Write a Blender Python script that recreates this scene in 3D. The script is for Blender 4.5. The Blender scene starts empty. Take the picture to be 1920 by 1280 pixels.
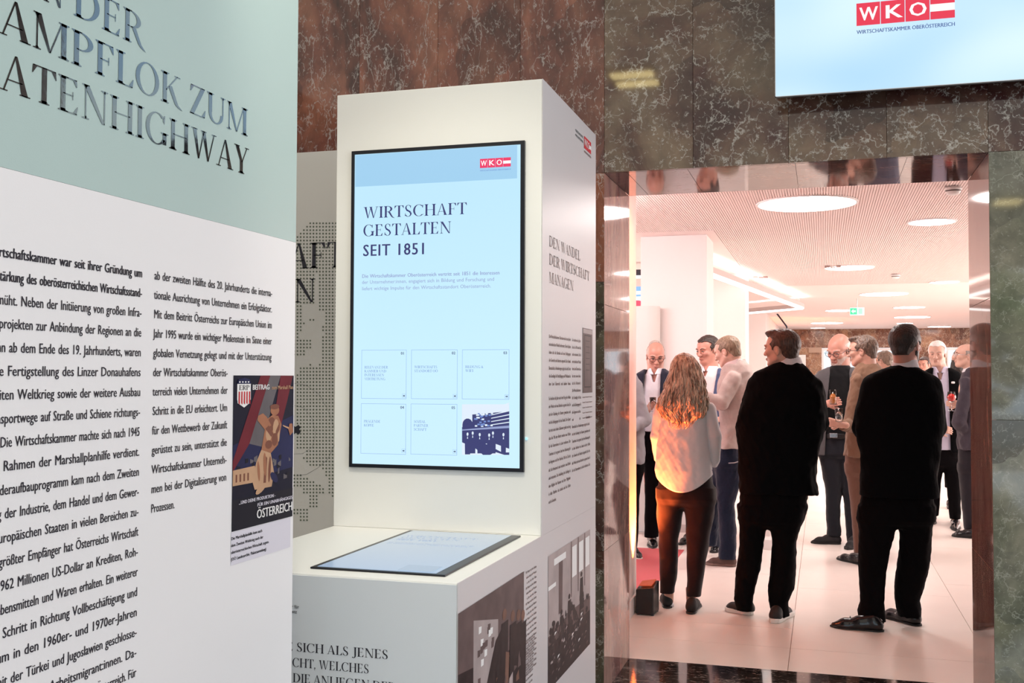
import bpy, math, random
import numpy as np
from mathutils import Matrix, Vector
import openvdb

random.seed(7)
rng = np.random.default_rng(7)
S = bpy.context.scene
COL = S.collection

# ------------------------------------------------------------------ camera
FPX = 1958.7
YAW, PITCH, ROLL = 0.28925494, 0.03352932, 0.00337449
EYE = np.array([0.0, 0.0, 1.56])
_cy, _sy = math.cos(YAW), math.sin(YAW)
FW = np.array([-_sy * math.cos(PITCH), _cy * math.cos(PITCH), math.sin(PITCH)])
_r = np.array([_cy, _sy, 0.0]); _u = np.cross(_r, FW)
RT = _r * math.cos(ROLL) + _u * math.sin(ROLL)
UP = np.cross(RT, FW)
cam_data = bpy.data.cameras.new('camera')
cam = bpy.data.objects.new('camera', cam_data); COL.objects.link(cam)
cam_data.sensor_width = 36.0
cam_data.lens = FPX / 1920 * 36.0
cam_data.clip_start = 0.02; cam_data.clip_end = 300
cam.matrix_world = Matrix(((RT[0], UP[0], -FW[0], EYE[0]), (RT[1], UP[1], -FW[1], EYE[1]), (RT[2], UP[2], -FW[2], EYE[2]), (0, 0, 0, 1)))
S.camera = cam
S.view_settings.view_transform = 'Standard'
S.view_settings.look = 'None'
S.view_settings.gamma = 1.0
S.view_settings.use_curve_mapping = False
S.view_settings.exposure = 0.0

# ------------------------------------------------------------------ world and lights
W = bpy.data.worlds.new('world'); S.world = W; W.use_nodes = True
_bg = W.node_tree.nodes['Background']
_bg.inputs[0].default_value = (0.72, 0.86, 1.0, 1); _bg.inputs[1].default_value = 5.0

def area_light(name, loc, direction, sx, sy, power, color, spread=180):
    l = bpy.data.lights.new(name, 'AREA'); l.shape = 'RECTANGLE'; l.size = sx; l.size_y = sy
    l.energy = power; l.color = color; l.spread = math.radians(spread)
    o = bpy.data.objects.new(name, l); COL.objects.link(o); o.location = loc
    o.rotation_euler = Vector(direction).to_track_quat('-Z', 'Y').to_euler()
    return o

# added fill lights for foyer and hall
area_light('foyer_side_fill', (5.7, 0.6, 2.1), (-1, 0, 0), 6.0, 2.6, 245, (0.88, 0.94, 1.0))  # soft fill added before the solid right wall, brightens the text tower
area_light('foyer_ceiling_fill', (0.5, -0.9, 4.17), (0, 0, -1), 10.2, 9.6, 280, (1.0, 0.93, 0.80))  # ceiling-wide glow added as even fill, not a fixture
area_light('hall_side_fill', (6.8, 15.5, 1.7), (-1, 0.0, 0.0), 12.0, 2.2, 560, (1.0, 0.90, 0.86))  # added fill panel along the windowless right wall
area_light('hall_top_fill', (-3.6, 12.5, 2.7), (0.5, 0, -1), 0.6, 10.0, 300, (1.0, 0.88, 0.83))  # added downward fill over the hall, no cove holds it

area_light('pillar_fill_light', (-2.7, 8.2, 2.8), (0.35, 1, -0.22), 2.4, 0.35, 52, (1.0, 0.77, 0.76))  # added pinkish fill to brighten the pillar fronts

def spot(name, loc, target, power, color, angle, blend, radius=0.03):
    l = bpy.data.lights.new(name, 'SPOT'); l.energy = power; l.color = color
    l.spot_size = math.radians(angle); l.spot_blend = blend; l.shadow_soft_size = radius
    o = bpy.data.objects.new(name, l); COL.objects.link(o); o.location = loc
    o.rotation_euler = (Vector(target) - Vector(loc)).to_track_quat('-Z', 'Y').to_euler()
    return o

spot('kiosk_fill_spot', (-0.9, 1.7, 4.05), (-1.36, 3.45, 1.45), 165, (1.0, 0.95, 0.80), 46, .7, .10)  # added spot without a fixture, brightens kiosk front and ledge

# ------------------------------------------------------------------ picture ray -> place in the room
def ray(x, y):
    return (x - 960) / FPX * RT - (y - 640) / FPX * UP + FW
def onY(x, y, Y):
    v = ray(x, y); return EYE + v * (Y / v[1])
def onX(x, y, X):
    v = ray(x, y); return EYE + v * (X / v[0])
def onZ(x, y, Z):
    v = ray(x, y); return EYE + v * ((Z - 1.56) / v[2])

# ------------------------------------------------------------------ object helpers
def tag(o, label=None, cat=None, group=None, kind=None):
    if label: o['label'] = label
    if cat: o['category'] = cat
    if group: o['group'] = group
    if kind: o['kind'] = kind
    return o
def mesh_obj(name, verts, faces, mat, parent=None, smooth=False):
    me = bpy.data.meshes.new(name); me.from_pydata([tuple(v) for v in verts], [], faces); me.update()
    if mat is not None:
        for m in (mat if isinstance(mat, (list, tuple)) else [mat]): me.materials.append(m)
    if smooth: me.polygons.foreach_set('use_smooth', [True] * len(me.polygons))
    o = bpy.data.objects.new(name, me); COL.objects.link(o)
    if parent is not None:
        o.parent = parent
        o.matrix_parent_inverse = Matrix.Translation(-Vector(parent.location))
    return o
def empty(name, loc, label=None, cat=None, group=None, kind=None):
    o = bpy.data.objects.new(name, None); COL.objects.link(o); o.location = loc; o.empty_display_size = 0.1
    return tag(o, label, cat, group, kind)
class MB:
    """collects simple solids into one mesh"""
    def __init__(s): s.v = []; s.f = []; s.m = []
    def poly(s, pts, m=0):
        b = len(s.v); s.v += [tuple(p) for p in pts]; s.f.append(tuple(range(b, b + len(pts)))); s.m.append(m)
    def box(s, x0, x1, y0, y1, z0, z1, m=0):
        b = len(s.v)
        s.v += [(x, y, z) for z in (z0, z1) for y in (y0, y1) for x in (x0, x1)]
        for q in ((0, 2, 3, 1), (4, 5, 7, 6), (0, 1, 5, 4), (2, 6, 7, 3), (0, 4, 6, 2), (1, 3, 7, 5)):
            s.f.append(tuple(b + i for i in q)); s.m.append(m)
    def hexa(s, bot, top, m=0):
        b = len(s.v); n = len(bot); s.v += [tuple(p) for p in bot] + [tuple(p) for p in top]
        s.f.append(tuple(b + i for i in reversed(range(n)))); s.m.append(m)
        s.f.append(tuple(b + n + i for i in range(n))); s.m.append(m)
        for i in range(n):
            j = (i + 1) % n; s.f.append((b + i, b + j, b + n + j, b + n + i)); s.m.append(m)
    def tube(s, pts, rad, n=8, m=0, cap=True):
        pts = [np.array(p, float) for p in pts]; b = len(s.v); K = len(pts)
        rad = rad if hasattr(rad, '__len__') else [rad] * K
        ref = None
        for i, p in enumerate(pts):
            t = pts[min(i + 1, K - 1)] - pts[max(i - 1, 0)]; t = t / (np.linalg.norm(t) + 1e-9)
            if ref is None: ref = np.array([0, 0, 1.0]) if abs(t[2]) < .9 else np.array([1.0, 0, 0])
            a = np.cross(t, ref); a /= np.linalg.norm(a) + 1e-9; c = np.cross(a, t); ref = c
            for k in range(n):
                th = 2 * math.pi * k / n; s.v.append(tuple(p + rad[i] * (a * math.cos(th) + c * math.sin(th))))
        for i in range(K - 1):
            for k in range(n):
                k2 = (k + 1) % n
                s.f.append((b + i * n + k, b + i * n + k2, b + (i + 1) * n + k2, b + (i + 1) * n + k)); s.m.append(m)
        if cap:
            s.f.append(tuple(b + k for k in reversed(range(n)))); s.m.append(m)
            s.f.append(tuple(b + (K - 1) * n + k for k in range(n))); s.m.append(m)
    def lathe(s, c, prof, n=32, m=0):
        b = len(s.v)
        for (r, z) in prof:
            for k in range(n):
                th = 2 * math.pi * k / n; s.v.append((c[0] + r * math.cos(th), c[1] + r * math.sin(th), c[2] + z))
        for i in range(len(prof) - 1):
            for k in range(n):
                k2 = (k + 1) % n
                s.f.append((b + i * n + k, b + i * n + k2, b + (i + 1) * n + k2, b + (i + 1) * n + k)); s.m.append(m)
    def build(s, name, mat, parent=None, smooth=False, bevel=0.0, seg=2):
        o = mesh_obj(name, s.v, s.f, mat, parent, smooth)
        if any(s.m): o.data.polygons.foreach_set('material_index', s.m)
        if bevel:
            md = o.modifiers.new('bevel', 'BEVEL'); md.width = bevel; md.segments = seg; md.limit_method = 'ANGLE'
        return o
def box_obj(name, x0, x1, y0, y1, z0, z1, mat, parent=None, bevel=0.0):
    m = MB(); m.box(x0, x1, y0, y1, z0, z1); return m.build(name, mat, parent, bevel=bevel)

# ------------------------------------------------------------------ materials
def new_mat(name):
    m = bpy.data.materials.new(name); m.use_nodes = True
    nt = m.node_tree; return m, nt, nt.nodes['Principled BSDF']
def lnk(nt, a, b): nt.links.new(a, b)
def plain(name, col, rough=0.5, metal=0.0, bump=0.0, bscale=200.0, emit=None, estr=0.0, spec=0.5, vary=0.0, coat=0.0, sheen=0.0, trans=0.0, ior=1.45, subsurf=0.0):
    m, nt, p = new_mat(name)
    p.inputs['Base Color'].default_value = (*col, 1); p.inputs['Roughness'].default_value = rough
    p.inputs['Metallic'].default_value = metal; p.inputs['Specular IOR Level'].default_value = spec
    p.inputs['Coat Weight'].default_value = coat; p.inputs['Coat Roughness'].default_value = 0.08
    p.inputs['Sheen Weight'].default_value = sheen; p.inputs['Transmission Weight'].default_value = trans
    p.inputs['IOR'].default_value = ior
    if subsurf:
        p.inputs['Subsurface Weight'].default_value = subsurf; p.inputs['Subsurface Radius'].default_value = (0.012, 0.005, 0.003)
    if emit: p.inputs['Emission Color'].default_value = (*emit, 1); p.inputs['Emission Strength'].default_value = estr
    if bump or vary:
        tc = nt.nodes.new('ShaderNodeTexCoord'); n = nt.nodes.new('ShaderNodeTexNoise')
        n.inputs['Scale'].default_value = bscale; n.inputs['Detail'].default_value = 4
        lnk(nt, tc.outputs['Object'], n.inputs['Vector'])
        if bump:
            b = nt.nodes.new('ShaderNodeBump'); b.inputs['Strength'].default_value = bump; b.inputs['Distance'].default_value = 0.003
            lnk(nt, n.outputs['Fac'], b.inputs['Height']); lnk(nt, b.outputs['Normal'], p.inputs['Normal'])
        if vary:
            n2 = nt.nodes.new('ShaderNodeTexNoise'); n2.inputs['Scale'].default_value = bscale * .2; n2.inputs['Detail'].default_value = 5
            lnk(nt, tc.outputs['Object'], n2.inputs['Vector'])
            mx = nt.nodes.new('ShaderNodeMix'); mx.data_type = 'RGBA'
            mx.inputs['A'].default_value = (*[c * (1 - vary) for c in col], 1); mx.inputs['B'].default_value = (*[min(1, c * (1 + vary)) for c in col], 1)
            lnk(nt, n2.outputs['Fac'], mx.inputs['Factor']); lnk(nt, mx.outputs['Result'], p.inputs['Base Color'])
    return m
def emitter(name, col, strength):
    m, nt, p = new_mat(name)
    p.inputs['Base Color'].default_value = (0.02, 0.02, 0.02, 1); p.inputs['Roughness'].default_value = 0.25
    p.inputs['Emission Color'].default_value = (*col, 1); p.inputs['Emission Strength'].default_value = strength
    return m
def marble(name, c1, c2, c3, vein, rough=0.045, vscale=2.4, vamt=1.0, stretch=(1, 1, 1), scale=1.0):
    m, nt, p = new_mat(name); N = nt.nodes.new
    tc = N('ShaderNodeTexCoord'); oi = N('ShaderNodeObjectInfo')
    mul = N('ShaderNodeMath'); mul.operation = 'MULTIPLY'; mul.inputs[1].default_value = 37.0
    lnk(nt, oi.outputs['Random'], mul.inputs[0])
    add = N('ShaderNodeVectorMath'); add.operation = 'ADD'
    lnk(nt, tc.outputs['Object'], add.inputs[0]); lnk(nt, mul.outputs[0], add.inputs[1])
    mp = N('ShaderNodeMapping'); mp.inputs['Scale'].default_value = tuple(s * scale for s in stretch); lnk(nt, add.outputs[0], mp.inputs['Vector'])
    def noise(sc, det, dist=0.0, vec=None, rough_=.55):
        n = N('ShaderNodeTexNoise'); n.inputs['Scale'].default_value = sc; n.inputs['Detail'].default_value = det
        n.inputs['Distortion'].default_value = dist; n.inputs['Roughness'].default_value = rough_; lnk(nt, vec or mp.outputs[0], n.inputs['Vector']); return n
    def ramp(src, stops):
        r = N('ShaderNodeValToRGB'); e = r.color_ramp.elements
        e[0].position, e[0].color = stops[0][0], stops[0][1]; e[1].position, e[1].color = stops[-1][0], stops[-1][1]
        for pos, c in stops[1:-1]:
            x = e.new(pos); x.color = c
        lnk(nt, src, r.inputs[0]); return r
    n1 = noise(1.7, 6, 1.2)
    base = ramp(n1.outputs['Fac'], [(0.36, (*c1, 1)), (0.47, (*c2, 1)), (0.60, (*c3, 1))])
    # angular patches
    nw = noise(2.2, 3); wv = N('ShaderNodeVectorMath'); wv.operation = 'SCALE'; wv.inputs[3].default_value = 0.5
    lnk(nt, nw.outputs['Color'], wv.inputs[0]); wa = N('ShaderNodeVectorMath'); wa.operation = 'ADD'
    lnk(nt, mp.outputs[0], wa.inputs[0]); lnk(nt, wv.outputs[0], wa.inputs[1])
    vc = N('ShaderNodeTexVoronoi'); vc.inputs['Scale'].default_value = 2.6; lnk(nt, wa.outputs[0], vc.inputs['Vector'])
    sep = N('ShaderNodeSeparateColor'); lnk(nt, vc.outputs['Color'], sep.inputs[0])
    pr = ramp(sep.outputs[0], [(0.0, (0.5, .44, .42, 1)), (0.5, (1, 1, 1, 1)), (1.0, (1.35, 1.3, 1.15, 1))])
    mm = N('ShaderNodeMix'); mm.data_type = 'RGBA'; mm.blend_type = 'MULTIPLY'; mm.inputs['Factor'].default_value = 0.8
    lnk(nt, base.outputs[0], mm.inputs['A']); lnk(nt, pr.outputs[0], mm.inputs['B'])
    ng = noise(14, 8, .6); gr = ramp(ng.outputs['Fac'], [(0.3, (0.72, .72, .72, 1)), (0.7, (1.25, 1.22, 1.2, 1))])
    m2 = N('ShaderNodeMix'); m2.data_type = 'RGBA'; m2.blend_type = 'MULTIPLY'; m2.inputs['Factor'].default_value = 0.9
    lnk(nt, mm.outputs['Result'], m2.inputs['A']); lnk(nt, gr.outputs[0], m2.inputs['B'])
    cur = m2.outputs['Result']
    for (sc, wid, lo, hi, dsc, amp) in ((vscale * .8, .014, .42, .55, 3.2, .6), (vscale * 1.9, .020, .47, .58, 6.0, .36), (vscale * 4.0, .040, .50, .60, 11.0, .20), (vscale * 9, .07, .56, .64, 22.0, .08)):
        nd = noise(dsc, 5, rough_=.6); sv = N('ShaderNodeVectorMath'); sv.operation = 'SCALE'; sv.inputs[3].default_value = amp
        lnk(nt, nd.outputs['Color'], sv.inputs[0]); av = N('ShaderNodeVectorMath'); av.operation = 'ADD'
        lnk(nt, mp.outputs[0], av.inputs[0]); lnk(nt, sv.outputs[0], av.inputs[1])
        vo = N('ShaderNodeTexVoronoi'); vo.feature = 'DISTANCE_TO_EDGE'; vo.inputs['Scale'].default_value = sc; lnk(nt, av.outputs[0], vo.inputs['Vector'])
        vr = ramp(vo.outputs['Distance'], [(0.0, (1, 1, 1, 1)), (wid, (0, 0, 0, 1))])
        mk = noise(sc * 1.3, 3, 1.0); mr = ramp(mk.outputs['Fac'], [(lo, (0, 0, 0, 1)), (hi, (vamt, vamt, vamt, 1))])
        mu = N('ShaderNodeMath'); mu.operation = 'MULTIPLY'; lnk(nt, vr.outputs[0], mu.inputs[0]); lnk(nt, mr.outputs[0], mu.inputs[1])
        mi = N('ShaderNodeMix'); mi.data_type = 'RGBA'; lnk(nt, mu.outputs[0], mi.inputs['Factor']); lnk(nt, cur, mi.inputs['A']); mi.inputs['B'].default_value = (*vein, 1)
        cur = mi.outputs['Result']
    lnk(nt, cur, p.inputs['Base Color']); p.inputs['Roughness'].default_value = rough; p.inputs['Specular IOR Level'].default_value = 0.5
    return m
M = {}
M['marble_red'] = marble('marble_red', (.075, .024, .020), (.18, .058, .040), (.27, .105, .068), (.62, .56, .52), vamt=.6, stretch=(1.5, 1, .8))
M['marble_olive'] = marble('marble_olive', (.050, .016, .015), (.10, .056, .041), (.15, .105, .075), (.58, .55, .50), vscale=2.6, vamt=.62)
M['marble_green'] = marble('marble_green', (.11, .11, .085), (.15, .15, .115), (.20, .19, .15), (.40, .39, .33), vscale=3.4, vamt=.5)
M['marble_rust'] = marble('marble_rust', (.12, .035, .022), (.10, .045, .03), (.10, .09, .06), (.45, .42, .36), vscale=3.2, vamt=.8)
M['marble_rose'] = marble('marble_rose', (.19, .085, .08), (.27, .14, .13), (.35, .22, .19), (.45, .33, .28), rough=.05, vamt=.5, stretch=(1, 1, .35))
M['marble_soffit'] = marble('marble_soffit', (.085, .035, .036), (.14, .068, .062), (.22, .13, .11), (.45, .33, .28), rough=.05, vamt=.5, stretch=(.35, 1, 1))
M['marble_dark'] = marble('marble_dark', (.012, .010, .010), (.022, .018, .017), (.045, .036, .032), (.26, .22, .20), rough=.07, vscale=3.0, stretch=(.5, 1.2, 1))
M['marble_far'] = marble('marble_far', (.14, .05, .025), (.22, .09, .05), (.36, .20, .12), (.6, .45, .33), rough=.2, scale=.8, stretch=(1, 1, .8))
M['joint'] = plain('joint', (.02, .014, .012), .7)
M['paint_white'] = plain('paint_white', (.83, .82, .79), .42, bump=.03, bscale=300)
M['panel_white'] = plain('panel_white', (.84, .81, .83), .42, bump=.05, bscale=420)
M['panel_side'] = plain('panel_side', (.62, .58, .60), .36, bump=.04, bscale=380)  # kiosk side: weaker light on this face put into a darker base
M['panel_header'] = plain('panel_header', (.45, .565, .55), .34, bump=.06, bscale=420)
M['panel_grey'] = plain('panel_grey', (.66, .63, .60), .5, bump=.05, bscale=420)
M['panel_front'] = plain('panel_front', (.68, .71, .74), .45, bump=.04, bscale=420)
M['black_frame'] = plain('black_frame', (.006, .007, .012), .3)
M['ink'] = plain('ink', (.020, .018, .030), .5)
M['vinyl'] = plain('vinyl', (.006, .006, .008), .07, ior=2.6, coat=1.0, bump=.05, bscale=60)
M['ink_green'] = plain('ink_green', (.13, .15, .11), .55)
M['ink_brown'] = plain('ink_brown', (.11, .06, .06), .4)
M['red'] = plain('red', (.62, .012, .03), .45)
M['white_print'] = plain('white_print', (.85, .82, .82), .5)
M['tile'] = plain('tile', (.88, .80, .74), .32, vary=.06, bscale=16, bump=.02)
M['tile_joint'] = plain('tile_joint', (.45, .26, .20), .8)
M['hall_white'] = plain('hall_white', (.86, .78, .75), .6)
M['hall_ceiling'] = plain('hall_ceiling', (.88, .74, .71), .8)
M['hall_gap'] = plain('hall_gap', (.80, .64, .61), .9)
M['carpet'] = plain('carpet', (.58, .025, .04), .95, bump=.5, bscale=500, sheen=.3)
M['lamp_rim'] = plain('lamp_rim', (.85, .80, .78), .4)
M['glass'] = plain('glass', (1, 1, 1), .02, trans=1.0, ior=1.45)
M['metal'] = plain('metal', (.6, .6, .6), .25, metal=1.0)

# ------------------------------------------------------------------ lettering
_glyph = {}
def _sans(ch, bold):
    key = (ch, bold)
    if key in _glyph: return _glyph[key]
    def curve(body):
        c = bpy.data.curves.new('glyph', 'FONT'); c.body = body; c.size = 1.0; c.resolution_u = 2; c.fill_mode = 'FRONT'

        o = bpy.data.objects.new('glyph', c); COL.objects.link(o); return o, c
    def pts(body):
        o, c = curve(body); dg = bpy.context.evaluated_depsgraph_get()
        me = bpy.data.meshes.new_from_object(o.evaluated_get(dg))
        v = np.array([q.co[:2] for q in me.vertices]).reshape(-1, 2); f = [tuple(p.vertices) for p in me.polygons]
        bpy.data.objects.remove(o); bpy.data.curves.remove(c); bpy.data.meshes.remove(me); return v, f
    if '|w' not in _glyph: _glyph['|w'] = {}
    if bold not in _glyph['|w']: _glyph['|w'][bold] = (pts('||')[0][:, 0].max(), pts('H')[0][:, 1].max())
    ref, cap = _glyph['|w'][bold]
    v, f = pts(ch) if ch != ' ' else (np.zeros((0, 2)), [])
    if len(v):      # heavier strokes: the glyph again, a touch to the side
        w_ = .045 if bold else .010; n_ = len(v); f = f + [tuple(i + n_ for i in q) for q in f]; v = np.concatenate([v, v + (w_, 0)]); lay = np.repeat([0.0, 1.0], n_)
    else: lay = np.zeros(0)

    adv = pts('|' + ch + '|')[0][:, 0].max() - ref
    _glyph[key] = (np.column_stack([v / cap, lay]), f, adv / cap); return _glyph[key]

# a high-contrast serif alphabet, cap height 1, drawn as flat polygons
def _serif_glyphs():
    T, t, s = .135, .032, .03
    G = {}
    def Q(*p): return [tuple(p)]
    def rect(x0, x1, y0, y1): return [[(x0, y0), (x1, y0), (x1, y1), (x0, y1)]]
    def serif(xc, w, y, up):            # slab with small brackets; up: above the baseline
        h = s if up else -s
        r = rect(xc - w / 2, xc + w / 2, min(y, y + h), max(y, y + h)); return r
    def stem(xc, w=T, y0=0, y1=1, sf=(1, 1), sw=None):
        sw = sw or (w + .15); r = rect(xc - w / 2, xc + w / 2, y0, y1)
        if sf[0]: r += serif(xc, sw, y0, True) + [[(xc - w / 2 - .04, y0 + s), (xc + w / 2 + .04, y0 + s), (xc + w / 2, y0 + s + .05), (xc - w / 2, y0 + s + .05)]]
        if sf[1]: r += serif(xc, sw, y1, False) + [[(xc - w / 2, y1 - s - .05), (xc + w / 2, y1 - s - .05), (xc + w / 2 + .04, y1 - s), (xc - w / 2 - .04, y1 - s)]]
        return r
    def diag(xb, xt, w, y0=0, y1=1): return [[(xb - w / 2, y0), (xb + w / 2, y0), (xt + w / 2, y1), (xt - w / 2, y1)]]
    def ring(cx, cy, rx, ry, tw, th, a0=0, a1=360, n=26):
        out = []; pr = None
        for i in range(n + 1):
            a = math.radians(a0 + (a1 - a0) * i / n); c, d = math.cos(a), math.sin(a)
            q = ((cx + rx * c, cy + ry * d), (cx + (rx - tw) * c, cy + (ry - th) * d))
            if pr: out.append([pr[0], q[0], q[1], pr[1]])
            pr = q
        return out
    G['I'] = (.34, stem(.17)); 
    G['H'] = (.86, stem(.17) + stem(.69) + rect(.17, .69, .50, .50 + t))
    G['N'] = (.88, stem(.15, t * 1.2, sw=.22) + stem(.73, t * 1.2, sf=(0, 1), sw=.22) + [[(.08, 1), (.25, 1), (.745, 0), (.66, 0)]])
    G['E'] = (.68, stem(.17) + rect(.17, .58, 0, t) + rect(.17, .56, 1 - t, 1) + rect(.17, .46, .5, .5 + t) + [[(.56, 0), (.60, .24), (.58, .24), (.46, t)]] + [[(.56, 1), (.57, .79), (.55, .79), (.45, 1 - t)]] + [[(.46, .4), (.46, .63), (.44, .63), (.44, .4)]])
    G['F'] = (.63, stem(.17) + rect(.17, .56, 1 - t, 1) + rect(.17, .44, .48, .48 + t) + [[(.56, 1), (.58, .76), (.56, .76), (.44, 1 - t)]] + [[(.44, .38), (.44, .62), (.42, .62), (.42, .38)]])
    G['L'] = (.62, stem(.17) + rect(.17, .56, 0, t) + [[(.56, 0), (.59, .27), (.57, .27), (.44, t)]])
    G['T'] = (.70, stem(.35, sf=(1, 0)) + rect(.04, .66, 1 - t, 1) + [[(.04, 1), (.02, .76), (.04, .76), (.15, 1 - t)]] + [[(.66, 1), (.68, .76), (.66, .76), (.55, 1 - t)]])
    G['D'] = (.86, stem(.17) + ring(.30, .5, .50, .5, .15, t, -90, 90) + rect(.17, .31, 0, t) + rect(.17, .31, 1 - t, 1))
    G['O'] = (.88, ring(.44, .5, .40, .52, .135, t))
    G['Ö'] = (.88, ring(.44, .5, .40, .52, .135, t) + ring(.30, 1.17, .055, .055, .055, .055, n=8) + ring(.58, 1.17, .055, .055, .055, .055, n=8))
    G['C'] = (.80, ring(.44, .5, .40, .52, .135, t, 48, 315) + [[(.66, .80), (.72, .70), (.74, .98), (.70, .98)]] + [[(.70, .13), (.76, .2), (.76, .17), (.71, .08)]])
    G['G'] = (.88, ring(.44, .5, .40, .52, .135, t, 48, 322) + [[(.66, .80), (.72, .70), (.74, .98), (.70, .98)]] + stem(.73, .13, 0.04, .42, sf=(0, 1), sw=.28))
    G['P'] = (.68, stem(.17) + ring(.28, .73, .36, .27, .14, t, -90, 90) + rect(.17, .29, 1 - t, 1) + rect(.17, .29, .46, .46 + t))
    G['B'] = (.74, stem(.17) + ring(.28, .755, .32, .245, .13, t, -90, 90) + ring(.28, .265, .39, .265, .14, t, -90, 90) + rect(.17, .29, 1 - t, 1) + rect(.17, .29, .51, .53) + rect(.17, .29, 0, t))
    G['R'] = (.76, stem(.17) + ring(.28, .74, .35, .26, .14, t, -90, 90) + rect(.17, .29, 1 - t, 1) + rect(.17, .34, .48, .48 + t) + [[(.32, .50), (.46, .50), (.66, .06), (.82, -.10), (.64, -.03), (.55, .06)]])
    G['K'] = (.78, stem(.17) + [[(.20, .44), (.22, .40), (.64, 1), (.60, 1)]] + [[(.30, .56), (.42, .62), (.66, .06), (.84, -.08), (.64, -.02), (.54, .06)]] + serif(.62, .22, 1, False))
    G['A'] = (.78, diag(.09, .38, t * 1.2) + [[(.62 - T / 2 - .01, 0), (.62 + T / 2 + .02, 0), (.42, 1), (.36, 1)]] + rect(.18, .56, .30, .30 + t) + serif(.09, .2, 0, True) + serif(.63, .27, 0, True))
    G['Ä'] = (.78, G['A'][1] + ring(.26, 1.17, .055, .055, .055, .055, n=8) + ring(.52, 1.17, .055, .055, .055, .055, n=8))
    G['V'] = (.76, [[(.10, 1), (.25, 1), (.43, 0), (.37, 0)]] + diag(.40, .67, t * 1.2) + serif(.16, .26, 1, False) + serif(.67, .2, 1, False))
    G['W'] = (1.12, [[(.10, 1), (.24, 1), (.38, 0), (.32, 0)]] + diag(.35, .56, t * 1.2) + [[(.48, 1), (.62, 1), (.78, 0), (.72, 0)]] + diag(.75, 1.0, t * 1.2) + serif(.16, .26, 1, False) + serif(1.0, .2, 1, False) + serif(.55, .24, 1, False))
    G['Y'] = (.72, stem(.37, T, 0, .46, sf=(1, 0)) + [[(.08, 1), (.23, 1), (.44, .42), (.305, .46)]] + diag(.40, .63, t * 1.2, .42, 1) + serif(.15, .26, 1, False) + serif(.63, .2, 1, False))
    G['M'] = (1.02, stem(.14, t * 1.2, sw=.2) + stem(.84, T) + [[(.08, 1), (.24, 1), (.50, .02), (.45, .02)]] + diag(.475, .79, t * 1.2, .02, 1))
    G['Z'] = (.70, [[(.05, 0), (.20, 0), (.64, 1), (.49, 1)]] + rect(.08, .62, 1 - t, 1) + rect(.06, .64, 0, t) + [[(.64, 0), (.67, .27), (.65, .27), (.52, t)]] + [[(.08, 1), (.06, .76), (.08, .76), (.19, 1 - t)]])
    G['U'] = (.84, stem(.17, T, .34, 1, sf=(0, 1)) + stem(.70, t * 1.2, .34, 1, sf=(0, 1), sw=.2) + ring(.41, .34, .307, .36, .12, t * 1.2, 180, 360))
    G['J'] = (.46, stem(.30, T, .1, 1, sf=(0, 1)) + ring(.13, .1, .237, .30, .12, t * 1.5, -100, 0) + ring(.07, -.12, .06, .06, .06, .06, n=8))
    G['S'] = (.60, ring(.30, .765, .215, .255, .085, t, 35, 205, 18) + [[(.09, .72), (.17, .86), (.19, .70), (.24, .62), (.50, .42), (.44, .36), (.16, .52)][0:7]] + [[(.16, .52), (.44, .36), (.52, .28), (.51, .16), (.40, .30), (.24, .62)]] + ring(.29, .25, .24, .27, .10, t, -155, 25, 18) + [[(.05, .02), (.08, .30), (.10, .30), (.12, .14)]] + [[(.49, .98), (.47, .74), (.45, .74), (.42, .88)]])
    G[','] = (.22, ring(.1, .06, .065, .065, .065, .065, n=8) + [[(.10, .05), (.165, .06), (.08, -.18), (.05, -.16)]])
    G['&'] = (.8, ring(.3, .76, .18, .24, .08, t) + ring(.33, .26, .28, .28, .12, t) + [[(.18, .6), (.3, .6), (.74, 0), (.6, 0)]])
    G[' '] = (.28, [])
    return G
SER = _serif_glyphs()
def _ser(ch):
    w, polys = SER.get(ch, SER[' ']); v = []; f = []
    for p in polys:
        b = len(v); v += p; f.append(tuple(range(b, b + len(p))))
    return np.array(v, float).reshape(-1, 2), f, w

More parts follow.
